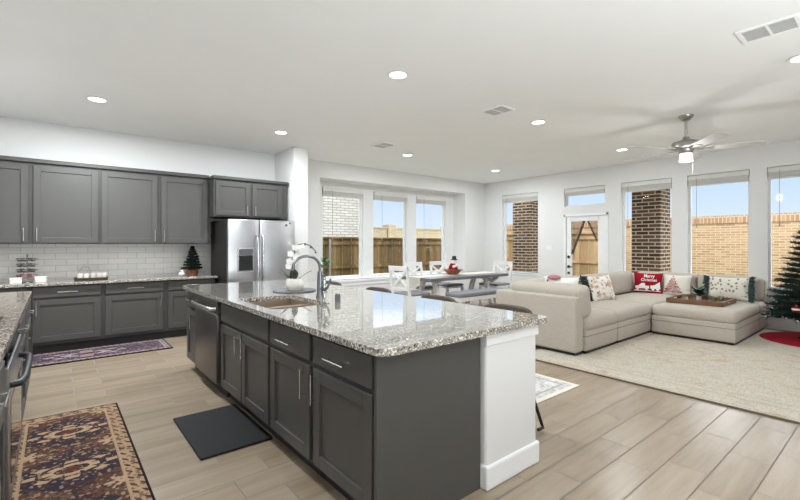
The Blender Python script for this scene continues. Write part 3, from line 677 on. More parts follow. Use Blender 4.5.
def slab_with_hole(outer, inner, z0, z1, name, mat):
    bm = bmesh.new()
    def loop(pts, z):
        v = [bm.verts.new((*p, z)) for p in pts]; return v, [bm.edges.new((v[i], v[(i + 1) % len(v)])) for i in range(len(v))]
    vo, eo = loop(outer, z1); vi, ei = loop(inner, z1)
    r = bmesh.ops.triangle_fill(bm, use_beauty=True, use_dissolve=False, edges=eo + ei)
    faces = [f for f in r['geom'] if isinstance(f, bmesh.types.BMFace)]
    ex = bmesh.ops.extrude_face_region(bm, geom=faces)
    bmesh.ops.translate(bm, verts=[v for v in ex['geom'] if isinstance(v, bmesh.types.BMVert)], vec=(0, 0, z0 - z1))
    mb = MB(); mb.bm.free(); mb.bm = bm
    return mb.build(name, mat)
def rrect(x0, x1, y0, y1, r, n=6):
    o = []
    for cx, cy, a0 in ((x1 - r, y1 - r, 0), (x0 + r, y1 - r, 90), (x0 + r, y0 + r, 180), (x1 - r, y0 + r, 270)):
        for k in range(n + 1):
            a = math.radians(a0 + 90 * k / n); o.append((cx + r * math.cos(a), cy + r * math.sin(a)))
    return o
ct = slab_with_hole(rrect(1.085, 2.42, 1.455, 5.13, .07), rrect(1.175, 1.65, 2.83, 3.57, .06), .878, .914, 'island_countertop', 'granite')
bv = ct.modifiers.new('edge', 'BEVEL'); bv.width = .006; bv.segments = 2; bv.limit_method = 'ANGLE'
tag(ct, 'large speckled granite countertop on the kitchen island', 'countertop')
sk = thing('sink', 'undermount stainless double bowl sink in the island counter', 'sink', (1.41, 3.2, .67))
for nm, ya, yb in (('bowl', 2.83, 3.17), ('bowl', 3.195, 3.57)):
    m = MB(); x0, x1, zb, zt, t = 1.17, 1.65, .69, .877, .006
    m.box(x0, x1, ya, yb, zb - t, zb); m.box(x0 - t, x0, ya, yb, zb, zt); m.box(x1, x1 + t, ya, yb, zb, zt); m.box(x0, x1, ya - t, ya, zb, zt); m.box(x0, x1, yb, yb + t, zb, zt)
    o = m.build(nm, 'sinksteel', sk)
    MB().lathe([(0, .004), (.035, .004), (.04, 0), (0, 0)], (1.41, (ya + yb) / 2, zb), 20).build('drain', 'chrome', o, True)
MB().box(1.17, 1.65, 3.166, 3.199, .84, .876, .006).build('divider', 'sinksteel', sk)
fc = thing('faucet', 'tall gooseneck pull down faucet behind the island sink', 'faucet', (1.77, 3.25, .914))
MB().lathe([(.034, 0), (.034, .012), (.028, .03), (.024, .16), (.021, .22), (0, .22)], (1.77, 3.25, .914), 20).build('base', 'faucet', fc, True)
pts = [(1.77, 3.25, 1.12), (1.77, 3.25, 1.17)] + [(1.77 - .115 + .115 * math.cos(a), 3.25 + .02 * (1 - math.cos(a)), 1.17 + .098 * math.sin(a)) for a in [PI * k / 10 for k in range(1, 10)]] + [(1.54, 3.285, 1.17), (1.535, 3.287, 1.14)]
MB().tube(pts, .012, 12).build('neck', 'faucet', fc, True)
MB().tube([(1.535, 3.287, 1.15), (1.53, 3.288, 1.12), (1.527, 3.289, 1.085)], [.016, .019, .02], 14).build('spray_head', 'black', fc, True)
m = MB(); m.tube([(1.77, 3.25, .985), (1.79, 3.19, .985)], .019, 12); m.tube([(1.79, 3.19, .985), (1.80, 3.17, 1.0), (1.82, 3.155, 1.075)], [.013, .01, .008], 10); m.build('lever', 'faucet', fc, True)
tag(MB().lathe([(0, 0), (.022, 0), (.022, .058), (.018, .062), (0, .062)], (1.735, 2.9, .914), 18).build('soap_pump', 'slate', None, True), 'short dark cylinder on the island counter right of the faucet', 'dispenser')
# slate tray with orchid and sprig vase
tag(MB().lathe([(0, 0), (.2, 0), (.205, .006), (.2, .012), (0, .012)], (1.81, 3.83, .914), 40).build('serving_board', 'slate', None, True), 'round dark slate board under the orchid pot', 'board')
oc = thing('potted_orchid', 'white orchid in a round white pot on the slate board', 'plant', (1.8, 3.8, .926))
MB().lathe([(0, 0), (.06, 0), (.085, .03), (.09, .06), (.082, .1), (.074, .112), (.066, .108), (.066, .09), (0, .09)], (1.8, 3.8, .926), 30).build('pot', 'ceramic', oc, True)
m = MB()
for dx, dy, up in ((-.5, .45, .55), (.55, -.35, .6), (-.25, -.5, .75), (.3, .6, .6), (-.7, .2, .9)): m.leaf((1.8 + dx * .03, 3.8 + dy * .03, 1.02), (dx, dy, up), .19, .06, droop=.2)
m.build('leaves', 'leaf', oc, True)
st = [(1.8, 3.8, 1.02), (1.795, 3.805, 1.12), (1.79, 3.81, 1.22), (1.80, 3.8, 1.31), (1.83, 3.775, 1.365), (1.875, 3.74, 1.375), (1.92, 3.705, 1.35), (1.955, 3.675, 1.30)]
MB().tube(st, .005, 8).build('stem', 'stem', oc, True)
def blossom(mb, c, r, f):
    f = Vector(f).normalized(); a = f.orthogonal().normalized(); b_ = f.cross(a)
    for k in range(5):
        t = 2 * PI * k / 5; d = a * math.cos(t) + b_ * math.sin(t); mb.leaf(Vector(c) + f * .004, d + f * .15, r, r * .85, up=f, droop=0)
    mb.ball(Vector(c) + f * .006, r * .18, sub=1)
for i, c in enumerate([(1.80, 3.8, 1.335), (1.765, 3.82, 1.275), (1.80, 3.785, 1.25), (1.755, 3.825, 1.205), (1.79, 3.8, 1.195), (1.745, 3.825, 1.155), (1.83, 3.77, 1.34), (1.86, 3.75, 1.35)]):
    m = MB(); blossom(m, c, .034 if i < 6 else .024, (-.6 + .15 * (i % 3), -.75, .15 * (i % 2))); m.build('blossom', 'petal', oc, True)
m = MB()
for p in st[4:]: m.ball(Vector(p) + Vector((0, 0, -.012)), .011, sub=1)
m.build('buds', 'stem', oc, True)
sv = thing('sprig_vase', 'slim glass vase with a green sprig behind the faucet', 'plant', (1.96, 3.52, .914))
MB().lathe([(0, 0), (.026, 0), (.028, .01), (.02, .1), (.016, .16), (.018, .17), (.013, .165), (.013, .02), (0, .02)], (1.96, 3.52, .914), 18).build('vase', 'clear', sv, True)
m = MB(); m.tube([(1.96, 3.52, .94), (1.963, 3.518, 1.1), (1.968, 3.512, 1.19)], .004, 6); m.build('stem', 'stem', sv, True)
m = MB()
for k in range(26):
    a = random.uniform(0, 2 * PI); e = random.uniform(-.3, 1.0); m.leaf((1.968 + .02 * math.cos(a), 3.512 + .02 * math.sin(a), 1.18 + random.uniform(-.02, .05)), (math.cos(a), math.sin(a), e), random.uniform(.035, .065), .03)
m.build('leaves', 'leafbright', sv, True)

# bar stools
def make_stool(label, loc):
    s = thing('bar_stool', label, 'stool', (0, 0, 0), 'taupe bar stools along the island')
    # local: faces -X (towards the island); backrest at +X
    m = MB(); m.box(-.42, .0, -.235, .235, .56, .64, .035, 4); m.build('seat', 'stool', s, True)
    m = MB(); n = 14; outer = []
    prof = []
    for k in range(n + 1):
        t = -1 + 2 * k / n; y = t * .235; x = .02 - .05 * t * t; zt = .89 - .045 * abs(t) ** 9 - .004 * t * t; prof.append((x, y, zt))
    fr2 = [[m.bm.verts.new((x - .02, y, .62)), m.bm.verts.new((x + .0, y, .76)), m.bm.verts.new((x + .012, y, zt - .01)), m.bm.verts.new((x + .03, y, zt)), m.bm.verts.new((x + .048, y, zt - .01)), m.bm.verts.new((x + .036, y, .76)), m.bm.verts.new((x + .018, y, .62))] for x, y, zt in prof]
    for a, b in zip(fr2, fr2[1:]):
        for j in range(7): m.bm.faces.new([a[j], a[(j + 1) % 7], b[(j + 1) % 7], b[j]])
    m.bm.faces.new(fr2[0]); m.bm.faces.new(fr2[-1]); m.build('backrest', 'stool', s, True)
    for sy in (-1, 1):
        for sx_ in (-1, 1):
            m = MB(); top = (-.21 + sx_ * .13, sy * .17, .57); ft = (-.21 + sx_ * .31, sy * .25, .012)
            m.tube([top, (ft[0] - (ft[0] - top[0]) * .06, ft[1] - (ft[1] - top[1]) * .06, .045), ft, (ft[0] - sx_ * .06, ft[1], .012)], .012, 8); m.build('leg', 'black', s, True)
    m = MB(); q = [(-.21 + a * .2, b * .222, .22) for a, b in ((-1, -1), (1, -1), (1, 1), (-1, 1), (-1, -1))]
    m.tube(q, .009, 8); m.build('footrest', 'black', s, True)
    s.location = loc; return s
SL = ['taupe bar stool nearest the granite corner, its metal leg showing past the white half wall', 'taupe bar stool second from the near end of the island', 'taupe bar stool third from the near end, in front of the left dining chair', 'taupe bar stool farthest along the island, under the left bay window']
SY = [1.99, 2.75, 3.66, 4.64]
s0 = make_stool(SL[0], (2.68, SY[0], .01))
for l, y in zip(SL[1:], SY[1:]): dup(s0, (2.68, y, .01), 0, l)

# ------------------------------------------------------------------ left counter run
fl = FR((-.19, 0, 0), (0, 1, 0), (1, 0, 0))
LB = [(4.45, 5.41, 'grey base cabinet at the far end of the left counter'), (3.62, 4.44, 'grey base cabinet past the cooktop in the left run'), (1.82, 2.62, 'grey base cabinet just before the built in oven'), (1.15, 1.80, 'grey base cabinet at the bottom left picture edge')]
for a, b, l in LB:
    base_unit('base_cabinet', l, fl, a, b, .72, [('drawer', a + .03, b - .03, .70, .85, (a + b) / 2, .775, .2, False), ('door', a + .03, b - .03, .13, .67, a + .08, .55, .17, True)], zt=.878)
tag(MB().box(XL + .01, -.165, 1.1, 5.45, .878, .914, .006).build('countertop', 'granitewarmlit'), 'speckled granite countertop of the left run with the cooktop', 'countertop')
ck = thing('cooktop', 'black glass cooktop set in the left granite counter', 'cooktop', (-.55, 3.2, .914))
MB().box(-.88, -.24, 2.75, 3.56, .914, .924, .004).build('glass_top', 'glossblack', ck)
for bx_, by_ in ((-.72, 2.96), (-.4, 2.96), (-.72, 3.36), (-.4, 3.36)): MB().lathe([(.085, 0), (.09, .001), (.09, 0)], (bx_, by_, .9242), 28).build('burner_ring', 'grill', ck)
ov = thing('oven', 'built in steel oven with a bowed black handle under the cooktop', 'oven', (-.5, 3.12, 0))
MB().box(-.9, -.19, 2.64, 3.6, .1, .877).build('body', 'blackplastic', ov)
od = MB().box(-.19, -.16, 2.65, 3.59, .13, .80, .004).build('door', 'steel', ov)
MB().box(-.162, -.158, 2.75, 3.49, .22, .62, .001).build('oven_window', 'glossblack', ov)
MB().box(-.19, -.165, 2.65, 3.59, .81, .87, .004).build('control_panel', 'glossblack', ov)
MB().tube([(-.162, 3.36, .715), (-.125, 3.35, .715), (-.11, 3.29, .714), (-.108, 3.05, .71), (-.113, 2.82, .705), (-.128, 2.74, .70), (-.162, 2.73, .70)], .016, 10).build('handle', 'black', od, True)

# ------------------------------------------------------------------ kitchen counter things
def xyz(o, c): o.location = c; return o
pk = thing('pod_rack', 'silver tiered wire coffee pod rack on the kitchen counter', 'rack', (-.26, 7.1, .885))
MB().lathe([(0, 0), (.06, 0), (.06, .008), (.01, .014), (.007, .02), (.007, .34), (.012, .35), (0, .36)], (-.26, 7.1, .885), 18).build('post', 'nickel', pk, True)
for k in range(4):
    m = MB(); z = .885 + .09 + k * .068
    for j in range(6):
        a = 2 * PI * j / 6 + .3; cx, cy = -.26 + .075 * math.cos(a), 7.1 + .075 * math.sin(a)
        ring = [(cx + .03 * math.cos(t), cy + .03 * math.sin(t), z) for t in [2 * PI * q / 12 for q in range(13)]]
        m.tube(ring, .0065, 6, False); m.tube([(-.26, 7.1, z - .03), (cx - .02 * math.cos(a), cy - .02 * math.sin(a), z)], .003, 6)
    m.build('tier', 'nickel', pk, True)
for k in range(4):
    for j in (1, 2, 3, 4, 5):
        a = 2 * PI * j / 6 + .3; z = .885 + .062 + k * .068
        
        tag(MB().lathe([(0, 0), (.02, 0), (.028, .036), (.031, .042), (0, .042)], (-.26 + .075 * math.cos(a), 7.1 + .075 * math.sin(a), z), 12).build('coffee_pod', 'slate' if k else 'pink', None, True), 'small coffee pod in the wire rack on the kitchen counter', 'coffee pod', 'coffee pods in the wire rack')
for cx, cy, l in ((-.36, 6.98, 'small white lidded box left of the wire pod rack'), (-.13, 7.05, 'small white lidded box right of the wire pod rack')):
    b = thing('canister_box', l, 'box', (cx, cy, .885)); MB().box(cx - .055, cx + .055, cy - .04, cy + .04, .885, .945, .006).build('body', 'ceramic', b); MB().box(cx - .057, cx + .057, cy - .042, cy + .042, .945, .957, .004).build('lid', 'white', b)
ty = thing('serving_tray', 'dark wooden tray carrying white mugs on the kitchen counter', 'tray', (.39, 7.1, .885))
MB().box(.21, .57, 7.0, 7.2, .885, .9, .004).build('base', 'darkwood', ty)
m = MB(); m.box(.21, .57, 6.995, 7.005, .9, .918).box(.21, .57, 7.195, 7.205, .9, .918).box(.205, .215, 7.0, 7.2, .9, .918).box(.565, .575, 7.0, 7.2, .9, .918); m.build('rim', 'darkwood', ty)
m = MB(); m.tube([(.25, 7.17, .9), (.26, 7.17, 1.0), (.3, 7.17, 1.06), (.36, 7.17, 1.06), (.39, 7.17, 1.0), (.39, 7.17, .9)], .004, 6); m.build('wire_handle', 'nickel', ty, True)
MUG = []
for i, (cx, cy, l) in enumerate(((.27, 7.06, 'white mug at the left end of the dark tray'), (.335, 7.05, 'white mug second from the left on the dark tray'), (.41, 7.09, 'white mug in the middle of the dark tray'), (.475, 7.07, 'white mug second from the right on the dark tray'), (.53, 7.1, 'white mug at the right end of the dark tray'))):
    if i == 0:
        mg_ = thing('mug', l, 'mug', (0, 0, 0), 'white mugs on the dark tray')
        MB().lathe([(0, 0), (.028, 0), (.033, .01), (.034, .075), (.03, .075), (.029, .012), (0, .012)], (0, 0, 0), 20).build('cup', 'ceramic', mg_, True)
        MB().tube([(.032, 0, .062), (.05, 0, .058), (.055, 0, .04), (.05, 0, .022), (.032, 0, .018)], .005, 8).build('handle', 'ceramic', mg_, True)
        mg_.location = (cx, cy, .9)
    else: dup(mg_, (cx, cy, .9), .9 * i, l)
TIPS = []
def fir(name, label, c, h, rad, mat, pot, nbr, tiers, base=.12, dens=14, nl=.035, tips=False, trunk=.02, nw=.16):
    t = thing(name, label, 'christmas tree', c)
    cx, cy, cz = c
    MB().tube([(cx, cy, cz + .02), (cx, cy, cz + h)], [trunk, trunk * .3], 8).build('trunk', 'stem', t, True)
    f = MB(); tp = MB()
    for k in range(tiers):
        fz = k / (tiers - 1); z = cz + base * h + (h * .97 - base * h) * fz; R = rad * (1 - fz) ** .85 + .02 * h * .3
        nb = max(4, int(nbr * (1 - fz * .75)))
        for j in range(nb):
            a = 2 * PI * (j + .5 * (k % 2)) / nb + random.uniform(-.2, .2); L = R * random.uniform(.82, 1.05)
            d = Vector((math.cos(a), math.sin(a), .1 + .5 * fz - .1)); p0 = Vector((cx, cy, z))
            side = Vector((-math.sin(a), math.cos(a), 0))
            stems = [(p0, p0 + d * L)] + [(p0 + d * L * q, p0 + d * L * q + (d * .8 + side * s_ * .7).normalized() * L * .38 * (1.15 - q)) for q in (.35, .55, .75) for s_ in (-1, 1)]
            for s0_, s1_ in stems:
                n = max(3, int(dens * (s1_ - s0_).length / max(rad, .01)))
                dd_ = (s1_ - s0_).normalized()
                for q in range(n):
                    p = s0_.lerp(s1_, (q + random.random() * .6) / n)
                    for w in range(3):
                        r_ = Vector((random.uniform(-1, 1), random.uniform(-1, 1), random.uniform(-.6, 1))) + dd_ * .9; r_.normalize()
                        e = p + r_ * nl * random.uniform(.7, 1.2); o_ = r_.orthogonal().normalized() * nl * nw
                        o2 = r_.cross(o_)
                        va = [f.bm.verts.new(x) for x in (p + o_, p - o_ * .5 + o2 * .87, p - o_ * .5 - o2 * .87, e)]
                        f.bm.faces.new([va[0], va[1], va[3]]); f.bm.faces.new([va[1], va[2], va[3]]); f.bm.faces.new([va[2], va[0], va[3]])
                if tips and (s1_.x < cx - .25 or s1_.y > cy + .3) and z < .9 and len(TIPS) < 60 and random.random() < .5: TIPS.append(s1_.copy())
    f.build('foliage', mat, t)
    for q in TIPS if tips else (): MB().ball(q, .014, (1, 1, .8), 1).build('snowy_tip', 'tipwhite', t, True)
    tp.bm.free()
    return t
random.seed(3)
ft = fir('tabletop_fir', 'small dark artificial fir tree in a burlap base on the kitchen counter', (1.665, 7.12, .885), .44, .135, 'needledark', None, 9, 9, .26, 20, .035, nw=.22)
MB().lathe([(0, 0), (.07, 0), (.085, .05), (.075, .09), (.06, .1), (0, .1)], (1.665, 7.12, .885), 16).build('burlap_base', 'burlap', ft, True)
gn = thing('snowman_figurine', 'small white snowman figurine beside the tabletop fir', 'figurine', (1.50, 7.05, .885))
m = MB(); m.ball((1.5, 7.05, .917), .042, (1.1, 1, .75)); m.ball((1.5, 7.05, .965), .028); m.build('body', 'ceramic', gn, True)
MB().lathe([(0, .0), (.03, .0), (.03, .005), (.018, .007), (.016, .032), (0, .034)], (1.5, 7.05, .985), 14).build('hat', 'darkwood', gn, True)

# ------------------------------------------------------------------ kitchen rugs and mat
def rug(name, label, x0, x1, y0, y1, t, mat):
    return tag(MB().box(x0, x1, y0, y1, .001, t, .003).build(name, mat, None, False, ((x0 + x1) / 2, (y0 + y1) / 2, .001)), label, 'rug')
rug('patterned_rug', 'brown and navy patterned rug in front of the left counter', -.25, .42, 1.65, 4.35, .011, 'rugred')
rug('plum_runner', 'faded plum runner rug in front of the kitchen wall cabinets', -.585, 1.215, 6.19, 6.9, .010, 'rugplum')
tag(MB().box(.715, 1.19, 2.86, 3.66, .001, .018, .008, 3).build('floor_mat', 'mat', None, True), 'black rubber floor mat in front of the island sink', 'mat')
rug('white_runner', 'pale white patterned runner under the bar stools', 2.61, 3.93, 2.06, 4.96, .009, 'rugwhite')
rug('area_rug', 'large faded cream area rug under the sectional sofa', 4.38, 8.78, -1.1, 3.1, .014, 'rugcream')

# ------------------------------------------------------------------ dining set
def make_chair(label):
    s = thing('dining_chair', label, 'chair', (0, 0, 0), 'white dining chairs')
    w, d = .26, .25          # half width, half depth; back at -Y
    m = MB(); m.box(-w, w, -d, d, .41, .45, .008); m.build('seat_frame', 'white', s)
    m = MB(); m.box(-w + .01, w - .01, -d + .02, d + .01, .45, .495, .02, 3); m.build('seat_pad', 'seatgrey', s, True)
    for sx_ in (-1, 1):
        MB().hexa([(sx_ * (w - .03) - .018, d - .04, 0), (sx_ * (w - .03) + .018, d - .04, 0), (sx_ * (w - .03) + .018, d - .005, 0), (sx_ * (w - .03) - .018, d - .005, 0), (sx_ * (w - .03) - .025, d - .05, .41), (sx_ * (w - .03) + .025, d - .05, .41), (sx_ * (w - .03) + .025, d, .41), (sx_ * (w - .03) - .025, d, .41)]).build('leg', 'white', s)
        m = MB(); x = sx_ * (w - .025)
        m.bar((x, -d + .0, 0), (x, -d + .025, .43), .045, .04, up=(0, 1, 0)); m.build('leg', 'white', s)
        m = MB(); m.bar((x, -d + .025, .43), (x, -d - .055, .965), .05, .03, up=(0, 1, 0)); m.build('back_post', 'white', s)
    m = MB(); m.bar((-w, -d - .05, .935), (w, -d - .05, .935), .03, .085); m.build('top_rail', 'white', s)
    m = MB(); m.bar((-w + .03, -d + .005, .57), (w - .03, -d + .005, .57), .022, .05); m.build('lower_rail', 'white', s)
    m = MB(); a, b = (-w + .04, -d + .0, .6), (w - .04, -d - .042, .9)
    m.bar(a, b, .04, .018, up=(0, 1, 0)); m.bar((w - .04, -d + .0, .6), (-w + .04, -d - .042, .9), .04, .018, up=(0, 1, 0)); m.ball((0, -d - .022, .75), .035, (1, .5, 1)); m.build('cross_slats', 'white', s)
    return s
CH = [((5.02, 5.82, 0), -PI / 2, 'white cross back dining chair at the left end of the table'),
      ((6.02, 6.62, 0), PI, 'white cross back dining chair behind the table, left one'),
      ((6.78, 6.62, 0), PI, 'white cross back dining chair behind the table, right one near the bowl'),
      ((7.72, 6.05, 0), PI / 2, 'white cross back dining chair at the right end of the table')]
c0 = make_chair(CH[0][2]); c0.location = CH[0][0]; c0.rotation_euler = (0, 0, CH[0][1])
for l, rz, lb in CH[1:]: dup(c0, l, rz, lb)
DX = .12
tb = thing('dining_table', 'weathered grey topped dining table with white trestle legs', 'table', (6.28, 6.0, 0))
MB().box(5.24, 7.52, 5.53, 6.45, .685, .745, .006).build('tabletop', 'tabletop', tb)
for x in (5.62, 7.12):
    for y0_, y1_ in ((5.85, 5.62), (6.13, 6.36)):
        m = MB(); m.bar((x, y0_, .69), (x, y1_, 0), .08, .075, up=(1, 0, 0)); m.build('leg', 'white', tb)
    m = MB(); m.box(x - .04, x + .04, 5.66, 6.32, .63, .685, .004); m.build('crossbeam', 'white', tb)
m = MB(); m.box(5.66, 7.08, 5.965, 6.015, .2, .28, .004); m.build('stretcher', 'white', tb)
rn = thing('table_runner', 'cream cloth runner along the dining table hanging over both ends', 'cloth', (6.28, 6.0, .745))
MB().box(5.228, 7.532, 5.8, 6.18, .746, .751, .002).build('cloth', 'runner', rn)
for x, nm in ((5.226, 'left_drop'), (7.528, 'right_drop')):
    m = MB(); m.prism([(x, 5.8, .75), (x, 6.18, .75), (x, 6.18, .62), (x, 5.99, .51), (x, 5.8, .62)], (.006, 0, 0)); m.build(nm, 'runner', rn)
bw = thing('wooden_bowl', 'turned wooden bowl in the middle of the dining table', 'bowl', (6.28, 5.98, .751))
MB().lathe([(0, 0), (.09, 0), (.1, .01), (.165, .07), (.215, .105), (.205, .108), (.155, .08), (.09, .025), (0, .02)], (6.28, 5.98, .751), 32).build('body', 'woodbowl', bw, True)
gn = thing('snowman_doll', 'holiday doll with dark red coat and black hat sitting in the wooden bowl', 'doll', (6.3, 5.98, .775))
MB().lathe([(0, 0), (.09, 0), (.105, .05), (.085, .14), (.055, .2), (0, .21)], (6.29, 5.98, .775), 20).build('coat', 'reddark', gn, True)
MB().ball((6.295, 5.97, 1.0), .062).build('head', 'ceramic', gn, True)
MB().lathe([(0, 0), (.075, 0), (.072, .012), (.045, .02), (.04, .08), (0, .085)], (6.31, 5.97, 1.045), 18).build('hat', 'black', gn, True)
m = MB(); m.tube([(6.22, 5.93, .9), (6.29, 5.9, .93), (6.36, 5.94, .93)], .03, 8); m.build('scarf', 'ceramic', gn, True)
bn = thing('dining_bench', 'white bench with grey padded top on the near side of the table', 'bench', (6.3, 5.3, 0))
MB().box(5.56, 7.02, 5.1, 5.5, .41, .485, .025, 3).build('seat_pad', 'seatgrey', bn, True)
MB().box(5.58, 7.0, 5.12, 5.48, .34, .41, .004).build('apron', 'white', bn)
for x, sx_ in ((5.64, -1), (6.94, 1)):
    for y in (5.17, 5.43): m = MB(); m.bar((x, y, .35), (x + sx_ * .035, y, 0), .05, .05, up=(0, 1, 0)); m.build('leg', 'white', bn)

# ------------------------------------------------------------------ sectional sofa
def soft(x0, x1, y0, y1, z0, z1, r=.05, dome=.03, axis=2, sgn=1, n=14):
    """rounded padded block whose face along axis swells"""
    mb = MB(); mb.box(x0, x1, y0, y1, z0, z1, r, 4)
    ed = [e for e in mb.bm.edges if e.calc_length() > .12]
    bmesh.ops.subdivide_edges(mb.bm, edges=ed, cuts=n, use_grid_fill=True)
    lo, hi = (x0, y0, z0), (x1, y1, z1); oth = [i for i in range(3) if i != axis]
    for v in mb.bm.verts:
        t = (v.co[axis] - lo[axis]) / (hi[axis] - lo[axis]); t = t if sgn > 0 else 1 - t
        k = 1
        for i in oth:
            u = 2 * (v.co[i] - lo[i]) / (hi[i] - lo[i]) - 1; k *= max(0, 1 - abs(u) ** 3)
        v.co[axis] += sgn * dome * k * max(0, t)
    return mb
sf = thing('sectional_sofa', 'large beige fabric sectional sofa with ottoman in the living area', 'sofa', (6.9, 2.6, 0))
def module(nm, x0, x1, y0, y1, dome=.04):
    m = MB(); m.box(x0 + .004, x1 - .004, y0 + .004, y1 - .004, .045, .30, .02, 3); o = m.build(nm + '_base', 'sofa', sf, True)
    m = MB(); m.box(x0 - .0, x1 + .0, y0 - .0, y1 + .0, .225, .232); m.build('seam', 'sofaseam', o)
    soft(x0 - .004, x1 + .004, y0 - .012, y1 + .004,   .285, .455, .07, dome).build(nm + '_cushion', 'sofa', sf, True)
    MB().box(x0 + .03, x1 - .03, y0 + .02, y1 - .03, .016, .046).build('plinth', 'black', sf)
    for fx in (x0 + .06, x1 - .06):
        for fy in (y0 + .06, y1 - .06): MB().box(fx - .04, fx + .04, fy - .04, fy + .04, .0145, .05, .004).build('foot', 'black', sf)
module('seat', 5.06, 5.93, 2.57, 3.4); module('seat', 5.94, 6.99, 2.57, 3.4); module('corner_seat', 7.0, 8.68, 2.57, 3.4)
module('ottoman', 7.0, 8.32, 1.52, 2.555, .014); module('seat', 8.33, 8.75, 1.52, 2.555)
MB().box(4.86, 5.05, 2.60, 3.80, .045, .725, .03, 4).build('side_panel', 'sofa', sf, True)
MB().box(4.9, 5.0, 2.64, 2.74, .0145, .05).build('foot', 'black', sf)
MB().box(4.88, 5.04, 2.62, 3.78, .016, .046).build('plinth', 'black', sf)
MB().box(5.05, 8.93, 3.60, 3.78, .045, .72, .03, 4).build('back_frame', 'sofa', sf, True)
MB().box(8.76, 8.94, 1.53, 3.62, .045, .80, .03, 4).build('back_frame', 'sofa', sf, True)
def lean(mb, c, ax, ang): bmesh.ops.rotate(mb.bm, cent=c, matrix=Matrix.Rotation(ang, 3, ax), verts=mb.bm.verts); return mb
for x0, x1 in ((5.25, 6.02), (6.05, 7.17), (7.2, 8.45)):
    lean(soft(x0, x1, 3.36, 3.60, .45, .855, .07, .05, 1, -1), (x0, 3.5, .45), 'X', -.08).build('back_cushion', 'sofa', sf, True)
for y0_, y1_ in ((2.42, 3.38), (1.54, 2.40)):
    lean(soft(8.52, 8.76, y0_, y1_, .45, .85, .07, .05, 0, -1), (8.7, y0_, .45), 'Y', .08).build('back_cushion', 'sofa', sf, True)
sc = soft(4.98, 5.26, 2.575, 3.62, .44, .85, .08, .05, 0, 1)
lean(sc, (5.1, 3, .45), 'Y', -.14).build('arm_cushion', 'sofa', sf, True)

# throw pillows: local x = width, z = height, front -Y
def pillow_t(u, v, T): return T * ((1 - abs(u) ** 2.6) * (1 - abs(v) ** 2.6)) ** .55
def make_pillow(name, label, w, h, T, mat, loc, rot, n=18):
    r = thing(name, label, 'pillow', (0, 0, 0)); m = MB(); gs = []
    for s in (-1, 1):
        g_ = [[m.bm.verts.new((w / 2 * u * (1 - .09 * (1 - v * v)), s * pillow_t(u, v, T), h / 2 * v * (1 - .09 * (1 - u * u)))) for u in [-1 + 2 * i / n for i in range(n + 1)]] for v in [-1 + 2 * j / n for j in range(n + 1)]]
        for j in range(n):
            for i in range(n): m.bm.faces.new([g_[j][i], g_[j][i + 1], g_[j + 1][i + 1], g_[j + 1][i]])
    bmesh.ops.remove_doubles(m.bm, verts=m.bm.verts, dist=1e-5)
    m.build('cover', mat, r, True); r['_d'] = 0; del r['_d']
    r.location = loc; r.rotation_euler = rot; return r
def on_pillow(mb, w, h, T, eps=.004):
    for v in mb.bm.verts:
        u_, v_ = max(-.98, min(.98, v.co.x / (w / 2))), max(-.98, min(.98, v.co.z / (h / 2)))
        v.co.y = -pillow_t(u_, v_, T) - eps + v.co.y
def text_mesh(txt, size, cx, cz, width=None):
    cu_ = bpy.data.curves.new('t', 'FONT'); cu_.body = txt; cu_.size = size; cu_.align_x = 'CENTER'; cu_.align_y = 'CENTER'; cu_.offset = size * .018
    o = bpy.data.objects.new('t', cu_); C.objects.link(o); bpy.context.view_layer.update()
    me = bpy.data.meshes.new_from_object(o.evaluated_get(bpy.context.evaluated_depsgraph_get()))
    xs = [v.co.x for v in me.vertices]; k = 1 if width is None else width / (max(xs) - min(xs))
    mb = MB(); mb.bm.from_mesh(me)
    for v in mb.bm.verts: v.co = Vector((v.co.x * k + cx, 0, v.co.y + cz))
    bpy.data.objects.remove(o); bpy.data.curves.remove(cu_); bpy.data.meshes.remove(me)
    return mb
def merge(dst, src):
    me = bpy.data.meshes.new('t'); src.bm.to_mesh(me); dst.bm.from_mesh(me); src.bm.free(); bpy.data.meshes.remove(me)
def shape(mb, pts): mb.bm.faces.new([mb.bm.verts.new((x, 0, z)) for x, z in pts])
def disc(mb, cx, cz, r, n=10): shape(mb, [(cx + r * math.cos(2 * PI * k / n), cz + r * math.sin(2 * PI * k / n)) for k in range(n)])
RX = PI / 2
# red lettered pillow, facing -X
w, h, T = .48, .39, .07
rp_ = make_pillow('throw_pillow', 'red pillow with white merry christmas lettering and a truck', w, h, T, 'red', (8.36, 3.1, .655), (-.16, 0, -PI / 2 + .12))
m = text_mesh('Merry', .085, .03, .125, .17); on_pillow(m, w, h, T); m.build('lettering', 'whitecloth', rp_)
m = text_mesh('Christmas', .07, .03, .055, .25); on_pillow(m, w, h, T); m.build('lettering', 'whitecloth', rp_)
m = MB()
shape(m, [(-.19, -.1), (-.19, -.055), (-.1, -.05), (-.085, -.005), (-.03, -.005), (-.02, -.05), (.04, -.05), (.04, -.1)])
shape(m, [(.06, -.1), (.06, -.04), (.1, -.04), (.14, -.02), (.2, .03), (.21, -.1)])
shape(m, [(-.21, -.145), (-.21, -.13), (.21, -.13), (.21, -.145)])
for cx in (-.15, 0, .1, .17): disc(m, cx, -.11, .022)
bmesh.ops.triangulate(m.bm, faces=m.bm.faces[:]); bmesh.ops.subdivide_edges(m.bm, edges=m.bm.edges[:], cuts=2); on_pillow(m, w, h, T, .006); m.build('truck_motif', 'whitecloth', rp_)
